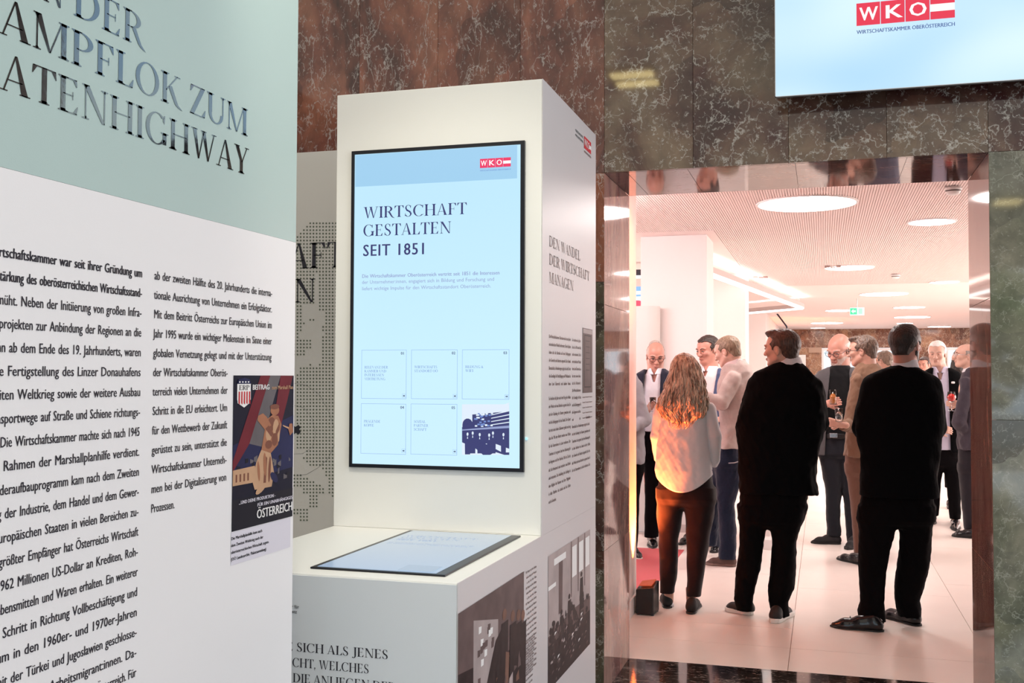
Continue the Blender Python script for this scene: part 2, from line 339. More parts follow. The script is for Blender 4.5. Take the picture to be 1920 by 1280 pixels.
class Print:
    """lettering and other flat print laid on a face: origin, reading direction, up, outward normal"""
    def __init__(s, normal, off=.0012):
        s.n = np.array(normal, float); s.off = off; s.V = []; s.F = []; s.Mi = []; s.n0 = 0
    def add(s, P, faces, m=0):
        for p in P: s.V.append(tuple(p + s.n * s.off))
        for f in faces: s.F.append(tuple(i + s.n0 for i in f)); s.Mi.append(m)
        s.n0 += len(P)
    def text(s, A, B, string, cap, serif=False, bold=False, fit=True, m=0, justify=False, align='l', cond=.8, up=(0, 0, 1), track=0.0):
        """A and B are the two ends of the baseline in the room; glyphs are squeezed (or words spread) to fill it"""
        A = np.array(A, float); B = np.array(B, float); L = np.linalg.norm(B - A); u = (B - A) / L; up = np.array(up, float)
        gl = [(_ser(c) if serif else _sans(c, bold)) for c in string]
        adv = [g[2] + track for g in gl]; tot = sum(adv) * cap; sx = 1.0; gap = 0
        nsp = string.count(' ')
        if fit and not justify: sx = L / tot
        elif justify and nsp:
            sx = min(max((L / cap - .10 * nsp) / sum(adv), cond * .8), cond * 1.28); gap = (L / cap - sum(adv) * sx) / nsp
        else: sx = cond
        x = 0.0
        if align == 'r': x = L / cap - sum(adv) * sx
        for c, g, a in zip(string, gl, adv):
            if len(g[0]):
                P = A + (np.outer((x + g[0][:, 0] * sx), u) + np.outer(g[0][:, 1], up)) * cap
                if g[0].shape[1] > 2: P = P + np.outer(g[0][:, 2], s.n) * .00035
                s.add(P, g[1], m)
            x += a * sx + (gap if c == ' ' else 0)
    def poly(s, pts, m=0):
        s.np_ = getattr(s, 'np_', 0) + 1; k = (s.np_ % 300) * 1.0e-6; s.add([np.array(p, float) + s.n * k for p in pts], [tuple(range(len(pts)))], m)
    def build(s, name, mats, parent=None):
        o = mesh_obj(name, s.V, s.F, mats, parent); o.data.polygons.foreach_set('material_index', s.Mi); return o
def lerp(a, b, t): return np.array(a, float) * (1 - t) + np.array(b, float) * t
def quadmap(c00, c10, c11, c01):
    """unit square (u right, v up) on four corners: bottom-left, bottom-right, top-right, top-left"""
    def f(u, v): return lerp(lerp(c00, c10, u), lerp(c01, c11, u), v)
    return f
def blob(f, cx, cy, rx, ry, n=14, rot=0.0):
    out = []
    for k in range(n):
        a = 2 * math.pi * k / n; x, y = rx * math.cos(a), ry * math.sin(a)
        out.append(f(cx + x * math.cos(rot) - y * math.sin(rot), cy + x * math.sin(rot) + y * math.cos(rot)))
    return out
def logo(pr, BL, BR, up, h, red, white, caption=None, ink=None, capfrac=.17):
    """red squares W K O and the striped red-white-red block; BL-BR is the bottom edge"""
    BL = np.array(BL, float); BR = np.array(BR, float); L = np.linalg.norm(BR - BL); u = (BR - BL) / L; up = np.array(up, float)
    q = L / 4.09; g = q * .03
    for i, ch in enumerate('WKO'):
        a = BL + u * (i * (q + g)); pr.poly([a, a + u * q, a + u * q + up * h, a + up * h], red)
        old = pr.off; pr.off = old * 1.6
        pr.text(a + u * q * .12 + up * h * .22, a + u * q * .88 + up * h * .22, ch, h * .58, bold=True, m=white); pr.off = old
    a = BL + u * (3 * (q + g)) ; e = BR
    for (z0, z1, m) in ((0, .34, red), (.34, .66, white), (.66, 1, red)):
        pr.poly([a + up * h * z0, e + up * h * z0, e + up * h * z1, a + up * h * z1], m)
    if caption: pr.text(BL - up * h * .36, BR - up * h * .36, caption, h * capfrac, bold=True, m=ink)

# ================================================================== THE SETTING
WY, HY, LZ = 5.10, 5.80, 2.578          # wall face, hall side of the wall, door head
XL, XR = -1.040, 0.722
CEIL = 4.2
GAP = .0006
def slab(parent, x0, x1, y0, y1, z0, z1, mat, axis, name='marble_slab', bev=.0007):
    g = .0017 if name == 'floor_tile' else GAP
    if axis == 'y': x0 += g; x1 -= g; z0 += g; z1 -= g
    elif axis == 'x': y0 += g; y1 -= g; z0 += g; z1 -= g
    else: x0 += g; x1 -= g; y0 += g; y1 -= g
    c = ((x0 + x1) / 2, (y0 + y1) / 2, (z0 + z1) / 2)
    m = MB(); m.box(x0 - c[0], x1 - c[0], y0 - c[1], y1 - c[1], z0 - c[2], z1 - c[2])
    o = m.build(name, mat, None, bevel=bev, seg=1); o.location = c; o.parent = parent
    return o
# the thick wall with the opening
w = MB(); t = .02
w.box(-5.0, XL - t, WY + t, HY - .01, 0, CEIL); w.box(XR + t, 6.0, WY + t, HY - .01, 0, CEIL); w.box(XL - t, XR + t, WY + t, HY - .01, LZ + t, CEIL)
wall = w.build('wall_back', M['joint']); tag(wall, kind='structure')
rowsL = [0, .70, 1.365, 2.033, LZ, CEIL]
xsL = [-5.0, -4.2, -3.73, -3.28, -2.83, -2.38, -1.93, -1.48, XL]
for i in range(len(xsL) - 1):
    rr = rowsL if i == len(xsL) - 2 else [0, 1.3, LZ, CEIL]
    for j in range(len(rr) - 1):
        mt = 'marble_red' if rr[j] > 2 or i < 7 else ('marble_rust' if j != 1 else 'marble_green')
        if i == 7 and j in (1,): mt = 'marble_olive'
        slab(wall, xsL[i], xsL[i + 1], WY, WY + t, rr[j], rr[j + 1], M[mt], 'y')
xo = [XL, -.60, -.15, .29, XR]
for i in range(4): slab(wall, xo[i], xo[i + 1], WY, WY + t, LZ, CEIL, M['marble_olive'], 'y')
xr = [XR, 1.36, 2.0, 2.65, 3.3, 4.2, 6.0]
for i in range(6):
    for j, (a, b) in enumerate(((0, 1.374), (1.374, 2.579), (2.579, CEIL))):
        slab(wall, xr[i], xr[i + 1], WY, WY + t, a, b, M['marble_olive'] if j == 2 else M['marble_green'], 'y')
# reveal: two jambs and the head
for (a, b) in ((0, .70), (.70, 1.92), (1.92, LZ)):
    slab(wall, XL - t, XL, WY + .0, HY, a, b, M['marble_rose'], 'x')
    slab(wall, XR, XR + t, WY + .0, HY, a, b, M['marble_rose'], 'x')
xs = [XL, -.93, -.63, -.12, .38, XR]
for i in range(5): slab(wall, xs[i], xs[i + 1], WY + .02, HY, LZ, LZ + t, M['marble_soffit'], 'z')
# floors
fl = box_obj('floor', -5, 6, -9, HY, -.1, -.012, M['joint']); tag(fl, kind='structure')
fx = [-5, -3.4, -2.2, XL, XR, 1.9, 3.1, 6]
fy = [-9, -5, -2, 0, 1.4, 2.6, 3.8, WY]
for i in range(7):
    for j in range(7):
        slab(fl, fx[i], fx[i + 1], fy[j], fy[j + 1], -.012, 0, M['marble_dark'], 'z', 'floor_slab', 0.0)
slab(fl, XL, XR, WY, HY, -.012, 0, M['marble_dark'], 'z', 'floor_slab', 0.0)
HX0, HX1, HYE = -7.0, 7.0, 32.5
hf = box_obj('floor', HX0, HX1, HY, HYE, -.1, -.008, M['tile_joint']); tag(hf, kind='structure')
for i in range(12):
    x0 = -.19 + 1.06 * (i - 6); x1 = x0 + 1.06
    off = 2.31 if i % 2 == 0 else 1.83 + .46
    ys = [HY, 6.287]; y = 6.287; first = .48 if i % 2 else 1.81
    y += first
    while y < 14.5: ys.append(y); y += 1.81
    if -1.3 < x0 < 3.5 or i in (4, 5, 6, 7):
        for a, b in zip(ys[:-1], ys[1:]): slab(hf, x0, x1, a, b, -.008, 0, M['tile'], 'z', 'floor_tile', 0.0)
        yl = ys[-1]
    else: yl = HY
    slab(hf, x0, x1, yl, HYE, -.008, 0, M['tile'], 'z', 'floor_tile', 0.0)
# ceilings
tag(box_obj('ceiling', -5, 6, -9, WY + .6, CEIL, CEIL + .1, plain('foyer_ceiling', (.72, .70, .66), .8)), kind='structure')
hc = box_obj('ceiling', HX0, HX1, HY, HYE, 3.008, 3.12, M['hall_gap']); tag(hc, kind='structure')
sl = MB(); p_ = .0205
x = -3.0
while x < 5.2:
    yy = 10.35 if x < -1.02 else 17.0
    sl.box(x, x + .0148, HY, yy, 3.0, 3.0085); x += p_
sl = sl.build('ceiling_slats', M['hall_ceiling'], hc); tag(sl, kind='stuff')
pl = MB(); pl.box(HX0, 5.2, 17.0, HYE, 3.0, 3.02); pl.box(HX0, -3.0, HY, 17, 3.0, 3.02); pl.box(5.2, HX1, HY, HYE, 3.0, 3.02); pl.box(-3.0, -1.02, 10.35, 17.0, 3.0, 3.02)
pl.build('ceiling_board', M['hall_ceiling'], hc)
# hall walls, far wall
tag(box_obj('wall_left', HX0 - .1, HX0, HY, HYE, 0, 3.12, M['hall_white']), kind='structure')
tag(box_obj('wall_right', HX1, HX1 + .1, HY, HYE, 0, 3.12, M['hall_white']), kind='structure')
fw = MB(); FY = HYE
wins = [(-.03, 1.35), (1.35, 2.02), (3.42, 4.6), (5.0, 6.4)]
fw.box(HX0, HX1, FY, FY + .2, 2.44, 3.02)
prev = -2.2
fwall = fw.build('wall_far', M['marble_far']); tag(fwall, kind='structure')
edges = [(-7, -2.2), (-2.2, -1.25), (-1.25, -.72), (-.72, -.40), (-.40, -.03), (2.02, 2.45), (2.45, 2.95), (2.95, 3.42), (4.6, 5.0), (6.4, 7.0)]
for a, b in edges: slab(fwall, a, b, FY - .05 * (int(a * 10) % 2), FY + .15, 0, 2.44, M['marble_far'], 'y')
box_obj('door_head', -2.2, -.03, FY - .04, FY + .1, 2.30, 2.46, plain('head_stone', (.42, .27, .19), .3), fwall)
k = 0
for a, b in ((-.03, .95), (.95, 2.02), (3.42, 4.6), (5.0, 6.4)):
    k += 1
    wn = empty('window_%d' % k, ((a + b) / 2, FY, 0), kind='structure')
    box_obj('pane', a, b, FY + .08, FY + .10, 0.1, 2.44, emitter('bright_window_%d' % k, (.80, .92, 1.0), 1.35), wn)
    f = MB()
    for z in (0.0, 2.36): f.box(a, b, FY + .0, FY + .07, z, z + .07)
    for xx in (a, b - .06): f.box(xx, xx + .06, FY, FY + .07, .07, 2.36)
    f.build('window_frame', M['lamp_rim'], wn)
# pillars of the hall
def pillar(x0, x1, y0, y1, mat=None, strip=True):
    o = box_obj('pillar', x0, x1, y0, y1, 0, 3.0, mat or M['hall_white'], None, bevel=.004)
    tag(o, kind='structure'); return o
pillar(-1.785, -1.115, 10.62, 11.28)
pillar(-1.75, -1.02, 14.75, 15.4)
pillar(-2.1, -1.21, 24.0, 31.4)
b_ = box_obj('trim_1', -1.80, -1.10, 10.605, 10.62, .0, .08, plain('base_grey', (.6, .5, .47), .5)); tag(b_, kind='structure')
# short white side wall beyond the jamb, catching the orange uplight
sw = box_obj('wall_side', -3.2, -1.215, 6.15, 7.04, 0, 3.0, M['hall_white']); tag(sw, kind='structure')
bb = box_obj('baseboard_side', -1.215, -1.203, 6.15, 7.045, 0, .11, M['hall_white']); tag(bb, kind='structure')
# foyer side walls and the glass front behind the photographer
tag(box_obj('wall_foyer_left', -5.1, -5, -9, HY, 0, CEIL, plain('foyer_wall', (.55, .53, .50), .7)), kind='structure')
tag(box_obj('wall_foyer_right', 6, 6.1, -9, HY, 0, CEIL, plain('foyer_wall_right', (.50, .49, .47), .7)), kind='structure')
gf = MB()
gf.box(-5, 6, -9.1, -9, 3.4, CEIL)
for i in range(7): gf.box(-5 + i * 1.8, -4.92 + i * 1.8, -9.1, -9, 0, 3.4)
gf = gf.build('wall_front', plain('front_frame', (.2, .2, .2), .4)); tag(gf, kind='structure')
# street trees outside the glass front: they show in the polished marble
leaf = plain('leaf', (.10, .24, .035), .6, bump=.6, bscale=9, vary=.7)
bark = plain('bark', (.09, .06, .04), .9)
for i, (tx, ty, r) in enumerate(((3.0, -14.5, 1.9), (7.6, -15.6, 2.2), (-1.6, -16, 2.1))):
    e = empty('street_tree', (tx, ty, 0), ('green leafy tree outside whose mirror image shows in the polished green marble', 'larger street tree outside at the far side of the glass front', 'street tree outside behind the text tower')[i], 'tree')
    m = MB(); m.tube([(tx, ty, 0), (tx + .05, ty, 1.0), (tx, ty, 2.0)], [.16, .13, .1], 8); m.build('trunk', bark, e)
    V = []; F = []
    for q in range(700):
        d = rng.normal(size=3); d /= np.linalg.norm(d); c = np.array([tx, ty, 2.5]) + d * r * np.array([1, 1, .85]) * rng.uniform(.6, 1)
        a1 = rng.normal(size=3); a1 /= np.linalg.norm(a1); a2 = np.cross(a1, rng.normal(size=3)); a2 /= np.linalg.norm(a2)
        b = len(V); s_ = .3
        V += [c + a1 * s_, c + a2 * s_ * .6, c - a1 * s_, c - a2 * s_ * .6]; F.append((b, b + 1, b + 2, b + 3))
    tag(mesh_obj('foliage', V, F, leaf, e), kind='stuff')
tag(box_obj('ground', -30, 30, -40, -9.1, -.12, -.02, plain('pavement', (.32, .31, .30), .9)), kind='structure')

# ================================================================== THE EXHIBITION FURNITURE
UZ = np.array([0, 0, 1.0])
# ---- big text tower at the left: its side faces +x
PX = -1.35; PY1 = 2.505
tower = empty('text_tower', (PX - .4, 1.5, 0), 'tall white exhibition tower with a pale green header and two columns of German text', 'display')
box_obj('body', PX - .85, PX - .004, .45, PY1, 0, 2.65, M['panel_white'], tower, bevel=.003)
zb = onX(0, 312, PX)[2]
box_obj('header_panel', PX - .004, PX, .45, PY1, zb, 2.65, M['panel_header'], tower)
box_obj('text_panel', PX - .004, PX, .45, PY1, 0, zb - .0005, M['panel_white'], tower)
def pX(x, y, X=PX): return onX(x, y, X)
hd = Print((1, 0, 0))
def hline(string, y0, x0, y1, x1, cap):
    A, B = pX(x0, y0), pX(x1, y1); A[2] = B[2]; hd.text(A, B, string, cap, serif=True)
zl3 = pX(452, 324.8)[2]; zl2 = pX(459, 254)[2]; zl1 = pX(244, 79)[2]
capH = pX(456, 275.6)[2] - zl3
def at_z(px, z):     # point of the tower face under picture column px at height z
    P = onX(px, 600, PX); return np.array([PX, P[1], z])
for (s_, x0, x1, z) in (('ATENHIGHWAY', -10, 462, zl3), ('AMPFLOK ZUM', -14, 461, zl2), (' DER', 107, 262, zl1)):
    hd.text(at_z(x0, z), at_z(x1, z), s_, capH, serif=True)
for (s_, x1, z) in (('D', -12, zl3), ('D', -16, zl2), ('VON', 108, zl1)):
    A = at_z(x1, z); B = A.copy(); A[1] -= .8; hd.text(A, B, s_, capH, serif=True, fit=False, cond=.93, align='r')
hd.build('heading_lettering', [M['vinyl']], tower)
bt = Print((1, 0, 0))
z1 = pX(263, 519.7)[2]; z21 = pX(250, 1269)[2]; dz = (z21 - z1) / 20
capB = .0178
yE1 = pX(263, 700)[1]; y2 = pX(286, 700)[1]; yE2 = pX(508, 700)[1]; yE2b = pX(425, 800)[1]
col1 = [("Die Wirtschaftskammer war seit ihrer Gründung um", 1), ("um die Stärkung des oberösterreichischen Wirtschaftsstand-", 1), ("orts bemüht. Neben der Initiierung von großen Infra-", 0),
 ("strukturprojekten zur Anbindung der Regionen an die", 0), ("Eisenbahn ab dem Ende des 19. Jahrhunderts, waren", 0), ("auch die Fertigstellung des Linzer Donauhafens", 0), ("im Zweiten Weltkrieg sowie der weitere Ausbau", 0),
 ("der Transportwege auf Straße und Schiene richtungs-", 0), ("weisend. Die Wirtschaftskammer machte sich nach 1945", 0), ("auch im Rahmen der Marshallplanhilfe verdient.", 0), ("Das Wiederaufbauprogramm kam nach dem Zweiten", 0),
 ("Weltkrieg der Industrie, dem Handel und dem Gewer-", 0), ("be der europäischen Staaten in vielen Bereichen zu-", 0), ("gute. Als größter Empfänger hat Österreichs Wirtschaft", 0), ("mehr als 962 Millionen US-Dollar an Krediten, Roh-", 0),
 ("stoffen, Lebensmitteln und Waren erhalten. Ein weiterer", 0), ("wichtiger Schritt in Richtung Vollbeschäftigung und", 0), ("Wachstum in den 1960er- und 1970er-Jahren", 0), ("wurden mit der Türkei und Jugoslawien geschlosse-", 0), ("ne Abkommen über Arbeitsmigrant:innen. Da-", 0), ("mals auch in Österreich. Für", 0), ("viele Betriebe war das", 0)]
W1 = yE2 - y2
for i, (s_, b) in enumerate(col1):
    z = z1 + dz * i; A = np.array([PX, yE1 - W1 * .93, z]); B = np.array([PX, yE1, z])
    if i < 20: bt.text(A, B, s_, capB, bold=bool(b), justify=True, cond=.74)
    else: bt.text(A, B, s_, capB, fit=False, cond=.74, align='r')
col2 = ["ab der zweiten Hälfte des 20. Jahrhunderts die interna-", "tionale Ausrichtung von Unternehmen ein Erfolgsfaktor.", "Mit dem Beitritt Österreichs zur Europäischen Union im", "Jahr 1995 wurde ein wichtiger Meilenstein im Sinne einer", "globalen Vernetzung gelegt und mit der Unterstützung",
 "der Wirtschaftskammer Oberös-", "terreich vielen Unternehmen der", "Schritt in die EU erleichtert. Um", "für den Wettbewerb der Zukunft", "gerüstet zu sein, unterstützt die", "Wirtschaftskammer Unterneh-", "men bei der Digitalisierung von", "Prozessen."]
for i, s_ in enumerate(col2):
    z = z1 + dz * i; A = np.array([PX, y2, z]); B = np.array([PX, yE2 if i < 5 else yE2b, z])
    if i < 12: bt.text(A, B, s_, capB, justify=True, cond=.74)
    else: bt.text(A, B, s_, capB, fit=False, cond=.74)
bt.build('text_lettering', [M['ink']], tower)
# the printed poster on the tower
pc = dict(navy=plain('print_navy', (.008, .009, .024), .5, vary=.3, bscale=40), stripe=plain('print_red', (.15, .018, .028), .5, vary=.25, bscale=60), grey=plain('print_grey', (.13, .115, .125), .5, vary=.3, bscale=60),
          skin=plain('print_skin', (.36, .15, .085), .5, vary=.35, bscale=80), skin2=plain('print_skin_dark', (.20, .075, .05), .5), cream=plain('print_cream', (.52, .31, .19), .5, vary=.25, bscale=60), white=M['white_print'], dark=plain('print_black', (.012, .012, .02), .5),
          cap=plain('caption_tint', (.70, .66, .74), .5), blue=plain('print_blue', (.018, .022, .075), .5, vary=.4, bscale=30), red=plain('print_shield_red', (.55, .03, .04), .5))
for m_ in pc.values(): m_.node_tree.nodes['Principled BSDF'].inputs['Specular IOR Level'].default_value = .12
PM = list(pc.values()); PI = {k: i for i, k in enumerate(pc)}
po = Print((1, 0, 0), .0014)
q = quadmap(at_z(438.5, pX(438.1, 995.6)[2]), at_z(551, pX(438.1, 995.6)[2]), at_z(551, pX(441, 703.5)[2]), at_z(438.5, pX(441, 703.5)[2]))
po.poly([q(0, 0), q(1, 0), q(1, 1), q(0, 1)], PI['navy'])
def L(k, *uv, off=.0): 
    o = po.off; po.off = .0014 + off; po.poly([q(a, b) for a, b in uv], PI[k]); po.off = o
L('blue', (0, .3), (1, .35), (1, .72), (0, .55), off=.0003)
L('dark', (0, 0), (1, 0), (1, .2), (0, .2), off=.0004)
L('stripe', (.0, .45), (.42, 1), (.62, 1), (.25, .55), (.0, .38), off=.0006)
L('grey', (.25, .55), (.58, 1), (.76, 1), (.62, .8), (.45, .52), off=.0007)
L('stripe', (.62, .62), (.76, 1), (.98, 1), (.88, .82), (.78, .66), off=.0006)
for k in range(26):     # ruins and scaffolds at the foot of the figure
    u = rng.uniform(.02, .95); v = rng.uniform(.26, .44); w_ = rng.uniform(.02, .07)
    L('dark' if k % 2 else 'grey', (u, v), (min(1, u + w_), v + .005), (min(1, u + w_), v + rng.uniform(.01, .05)), (u, v + .03), off=.0008)
L('cream', (0, .29), (.3, .29), (.36, .33), (.34, .40), (0, .39), off=.001)
for k in range(4): L('skin2', (.04 + .06 * k, .31), (.065 + .06 * k, .31), (.065 + .06 * k, .36), (.04 + .06 * k, .36), off=.0012)
L('cream', (.34, .24), (.62, .24), (.66, .33), (.60, .47), (.44, .50), (.36, .42), (.30, .30), off=.0011)
L('skin2', (.48, .26), (.52, .26), (.54, .44), (.50, .46), off=.0013)
L('skin', (.44, .50), (.60, .47), (.72, .52), (.78, .66), (.72, .72), (.62, .73), (.52, .70), (.48, .60), off=.0014)
L('skin', (.52, .72), (.60, .66), (.50, .63), (.37, .70), (.38, .73), (.46, .745), off=.0015)
L('skin2', (.50, .64), (.60, .58), (.64, .60), (.56, .66), off=.0016)
L('skin2', (.66, .56), (.74, .62), (.75, .68), (.68, .62), off=.0016)
for (cx_, cy_, rx_, ry_, c_, rt_) in ((.60, .665, .07, .05, 'skin2', .2), (.68, .64, .05, .06, 'cream', -.2), (.56, .60, .05, .05, 'cream', .3), (.66, .56, .05, .045, 'skin2', 0), (.56, .53, .06, .03, 'skin2', 0), (.42, .715, .05, .018, 'cream', .15), (.73, .60, .018, .06, 'cream', 0), (.50, .40, .025, .08, 'skin', .1), (.58, .36, .02, .09, 'skin2', -.1), (.40, .36, .02, .07, 'skin', .2), (.44, .24, .09, .025, 'cream', .3), (.66, .30, .07, .03, 'blue', -.4)):
    po.off = .00285; po.poly(blob(q, cx_, cy_, rx_, ry_, 12, rt_), PI[c_])
po.off = .003; po.poly(blob(q, .66, .76, .075, .035), PI['skin']); po.off = .0032; po.poly(blob(q, .655, .785, .08, .018), PI['skin2'])
L('cream', (.80, .655), (.81, .645), (.94, .615), (.94, .63), off=.0015); L('skin', (.90, .62), (.93, .575), (.99, .60), (.97, .66), (.92, .66), off=.0018)
L('white', (.05, .84), (.26, .84), (.26, .945), (.16, .985), (.05, .945), off=.001); L('blue', (.05, .945), (.26, .945), (.24, .975), (.16, .985), (.07, .975), off=.0014)
L('white', (.05, .86), (.26, .86), (.25, .82), (.16, .79), (.06, .82), off=.0009)
for k in range(5): L('red', (.07 + .04 * k, .82), (.09 + .04 * k, .81), (.09 + .04 * k, .895), (.07 + .04 * k, .895), off=.0016)
for k in range(4):
    po.off = .0031; po.poly(blob(q, .085 + .045 * k, .957, .012, .006, 6), PI['white'])
po.off = .0033
def pt(u0, u1, v, s_, cap, m, **kw): po.text(q(u0, v), q(u1, v), s_, cap, m=PI[m], **kw)
hh = q(0, 1)[2] - q(0, 0)[2]
pt(.075, .235, .905, 'ERP', hh * .032, 'dark', serif=True); pt(.28, .56, .905, 'BEITRAG', hh * .034, 'white', bold=True); pt(.60, .98, .905, 'zum Marshall Plan', hh * .026, 'cream')
pt(.09, .68, .165, '...UND DEINE PRODUKTION -', hh * .022, 'cap', bold=True); pt(.38, .985, .125, 'FÜR EIN UNABHÄNGIGES', hh * .022, 'cap', bold=True); pt(.37, .985, .045, 'ÖSTERREICH', hh * .06, 'white', bold=True)
zc0 = pX(438, 997)[2]; zc1 = zc0 - .078
po.off = .0008; po.poly([at_z(437.5, zc1), at_z(548, zc1), at_z(548, zc0), at_z(437.5, zc0)], PI['cap']); po.off = .0016
for k, s_ in enumerate(("Die Marshallplanhilfe kam nach", "dem Zweiten Weltkrieg auch der", "oberösterreichischen Wirtschaft zugute.", "(OÖ Landesarchiv, Plakatsammlung)")):
    po.text(at_z(437.5, zc0 - .018 - .0163 * k), at_z((495, 497, 508, 503)[k], zc0 - .018 - .0163 * k), s_, .0072, m=PI['dark'])
po.build('poster_print', PM, tower)

# ---- grey panel with the dotted map behind
GY = 4.60
gp = empty('map_panel', (-2.6, GY, 0), 'grey exhibition panel with a dotted world map, seen between the two white towers', 'display')
gx1 = -1.99; gz1 = onY(600, 283.5, GY)[2]
box_obj('board', -4.2, gx1 + .30, GY, GY + .12, 0, gz1, M['panel_grey'], gp, bevel=.002)
mpp = Print((0, -1, 0)); 
dpx = 25 / 4.174
def land(x, y):
    # land of the map read off the visible strip (picture columns 550-630)
    X = (x - 540) * 4.174; Y = (y - 600) * 4.174
    if y < 600:
        kx = (x - 540) * 2.56; ky = (y - 130) * 2.56
        if ky < 722: return False
        if kx < 100: return ky > 800 - (kx - 40) * .9 and not (kx > 75 and ky > 1120)
        if kx < 125: return ky > 735 and not (1120 < ky < 1200) and not ky > 1215
        if kx > 195 and ky < 735: return False
        if 985 < ky < 1160 and 125 < kx < 145 + (ky - 985) * .0: return False
        if ky > 1160 and kx < 160: return False
        if 1160 < ky < 1210 and kx < 180: return False
        return True
    if Y < 120: return (X < 160 - Y * .7) or (X > 262 and 40 < Y < 90) or (X > 285)
    if Y < 290: return X < 128 - (20 if Y > 140 else 45) * (Y < 160) or (150 < X < 180 and 150 < Y < 230) or X > 255
    if Y < 340: return X > 262 + (Y - 290) * .4
    if Y < 365: return X > 235 or 155 < X < 180
    if Y < 1060: return X > 60 + max(0, 430 - Y) * .6 and not (X < 130 and Y > 1000)
    if Y < 1150: return X > 110 + (Y - 1060) * .7
    c = (x - 540) * 3.2; d = (y - 880) * 3.2     # lower part
    if d < 60: return c > 205 + d * .6 or (c < 45 + d * 1.4 and d > 20)
    if d < 110: return c < 145 + (d - 60) * 1.4 or c > 240
    if d < 150: return 90 < c < 215 or c > 240
    if d < 230: return 125 < c < 180 or (c > 262 and d < 170)
    if d < 300: return c < 130 - (d - 230) * .1 and (d < 280 or c > 60)
    return d < 315 and 60 < c < 120
y = 412.0
while y < 985:
    x = 546.0
    while x < 640:
        if land(x, y):
            c = onY(x, y, GY); mpp.poly([c + np.array([math.cos(a), 0, math.sin(a)]) * .0048 for a in (0, .785, 1.571, 2.356, 3.142, 3.927, 4.712, 5.498)], 0)
        x += dpx
    y += 27 / 4.174
x0 = -3.3
for i in range(46):      # the map goes on behind the towers
    for j in range(70):
        xx = x0 + i * .0147 * 1.05; zz = 1.02 + j * .0158
        if math.sin(xx * 5 + 1) + math.sin(zz * 6.1 + xx * 3) > -.3:
            c = np.array([xx, GY, zz]); 
            if xx < -2.52: mpp.poly([c + np.array([math.cos(a), 0, math.sin(a)]) * .0048 for a in (0, 1.571, 3.142, 4.712)], 0)
for (pp, r) in (([(551, 718), (575, 722), (600, 740), (618, 775), (626, 800)], .0004), ([(551, 760), (570, 764), (586, 785), (592, 812), (586, 838), (568, 850), (551, 851)], .0004), ([(556, 891), (575, 889), (597, 876), (615, 860), (628, 832)], .0005)):
    for a, b in zip(pp[:-1], pp[1:]):
        A = onY(*a, GY); B = onY(*b, GY); d = (B - A) / np.linalg.norm(B - A); nn = np.array([-d[2], 0, d[0]]) * r
        mpp.poly([A - nn, B - nn, B + nn, A + nn], 1)
mpp.off = .0018
mpp.poly([onY(x_, y_, GY) for x_, y_ in ((546, 800), (551, 797), (554, 800), (560, 796), (564, 801), (561, 804), (564, 809), (560, 814), (555, 811), (550, 815), (546, 811))], 1)
A, B = onY(541, 503.5, GY), onY(648, 499.5, GY); A[2] = B[2] = onY(600, 502, GY)[2]
mpp.text(A, B, 'AFT', onY(600, 454.5, GY)[2] - A[2], serif=True, m=1)
A = onY(551, 568, GY); B = onY(593, 566, GY); A[2] = B[2]; mpp.text(A, B, 'N', onY(575, 522.5, GY)[2] - B[2], serif=True, m=1)
mpp.build('map_print', [M['ink_green'], M['ink']], gp)

# ---- the touch-screen kiosk
KX = -.977; KY = 3.668; KL = -1.805; LY = 2.766; LZK = .985; KT = 2.651; KB = 4.6
kiosk = empty('screen_kiosk', ((KX + KL) / 2, (LY + KB) / 2, 0), 'white stepped kiosk with an upright screen above a flat ledge', 'kiosk')
box_obj('tower_body', KL, KX - .003, KY, KB - .02, LZK, KT, M['paint_white'], kiosk, bevel=.003)
box_obj('base_body', KL, KX - .003, LY, KB - .02, 0, LZK, M['paint_white'], kiosk, bevel=.003)
sp = MB(); sp.hexa([(KX - .003, KY, LZK), (KX, KY, LZK), (KX, KB, LZK), (KX - .003, KB, LZK)], [(KX - .003, KY, KT), (KX, KY, KT), (KX, KB, KT), (KX - .003, KB, KT)])
sp.box(KX - .003, KX, LY, KB, 0, LZK - .0005); sp.build('side_panel', M['panel_side'], kiosk)
box_obj('front_panel', KL, KX - .004, LY - .003, LY, 0, LZK - .006, M['panel_front'], kiosk)
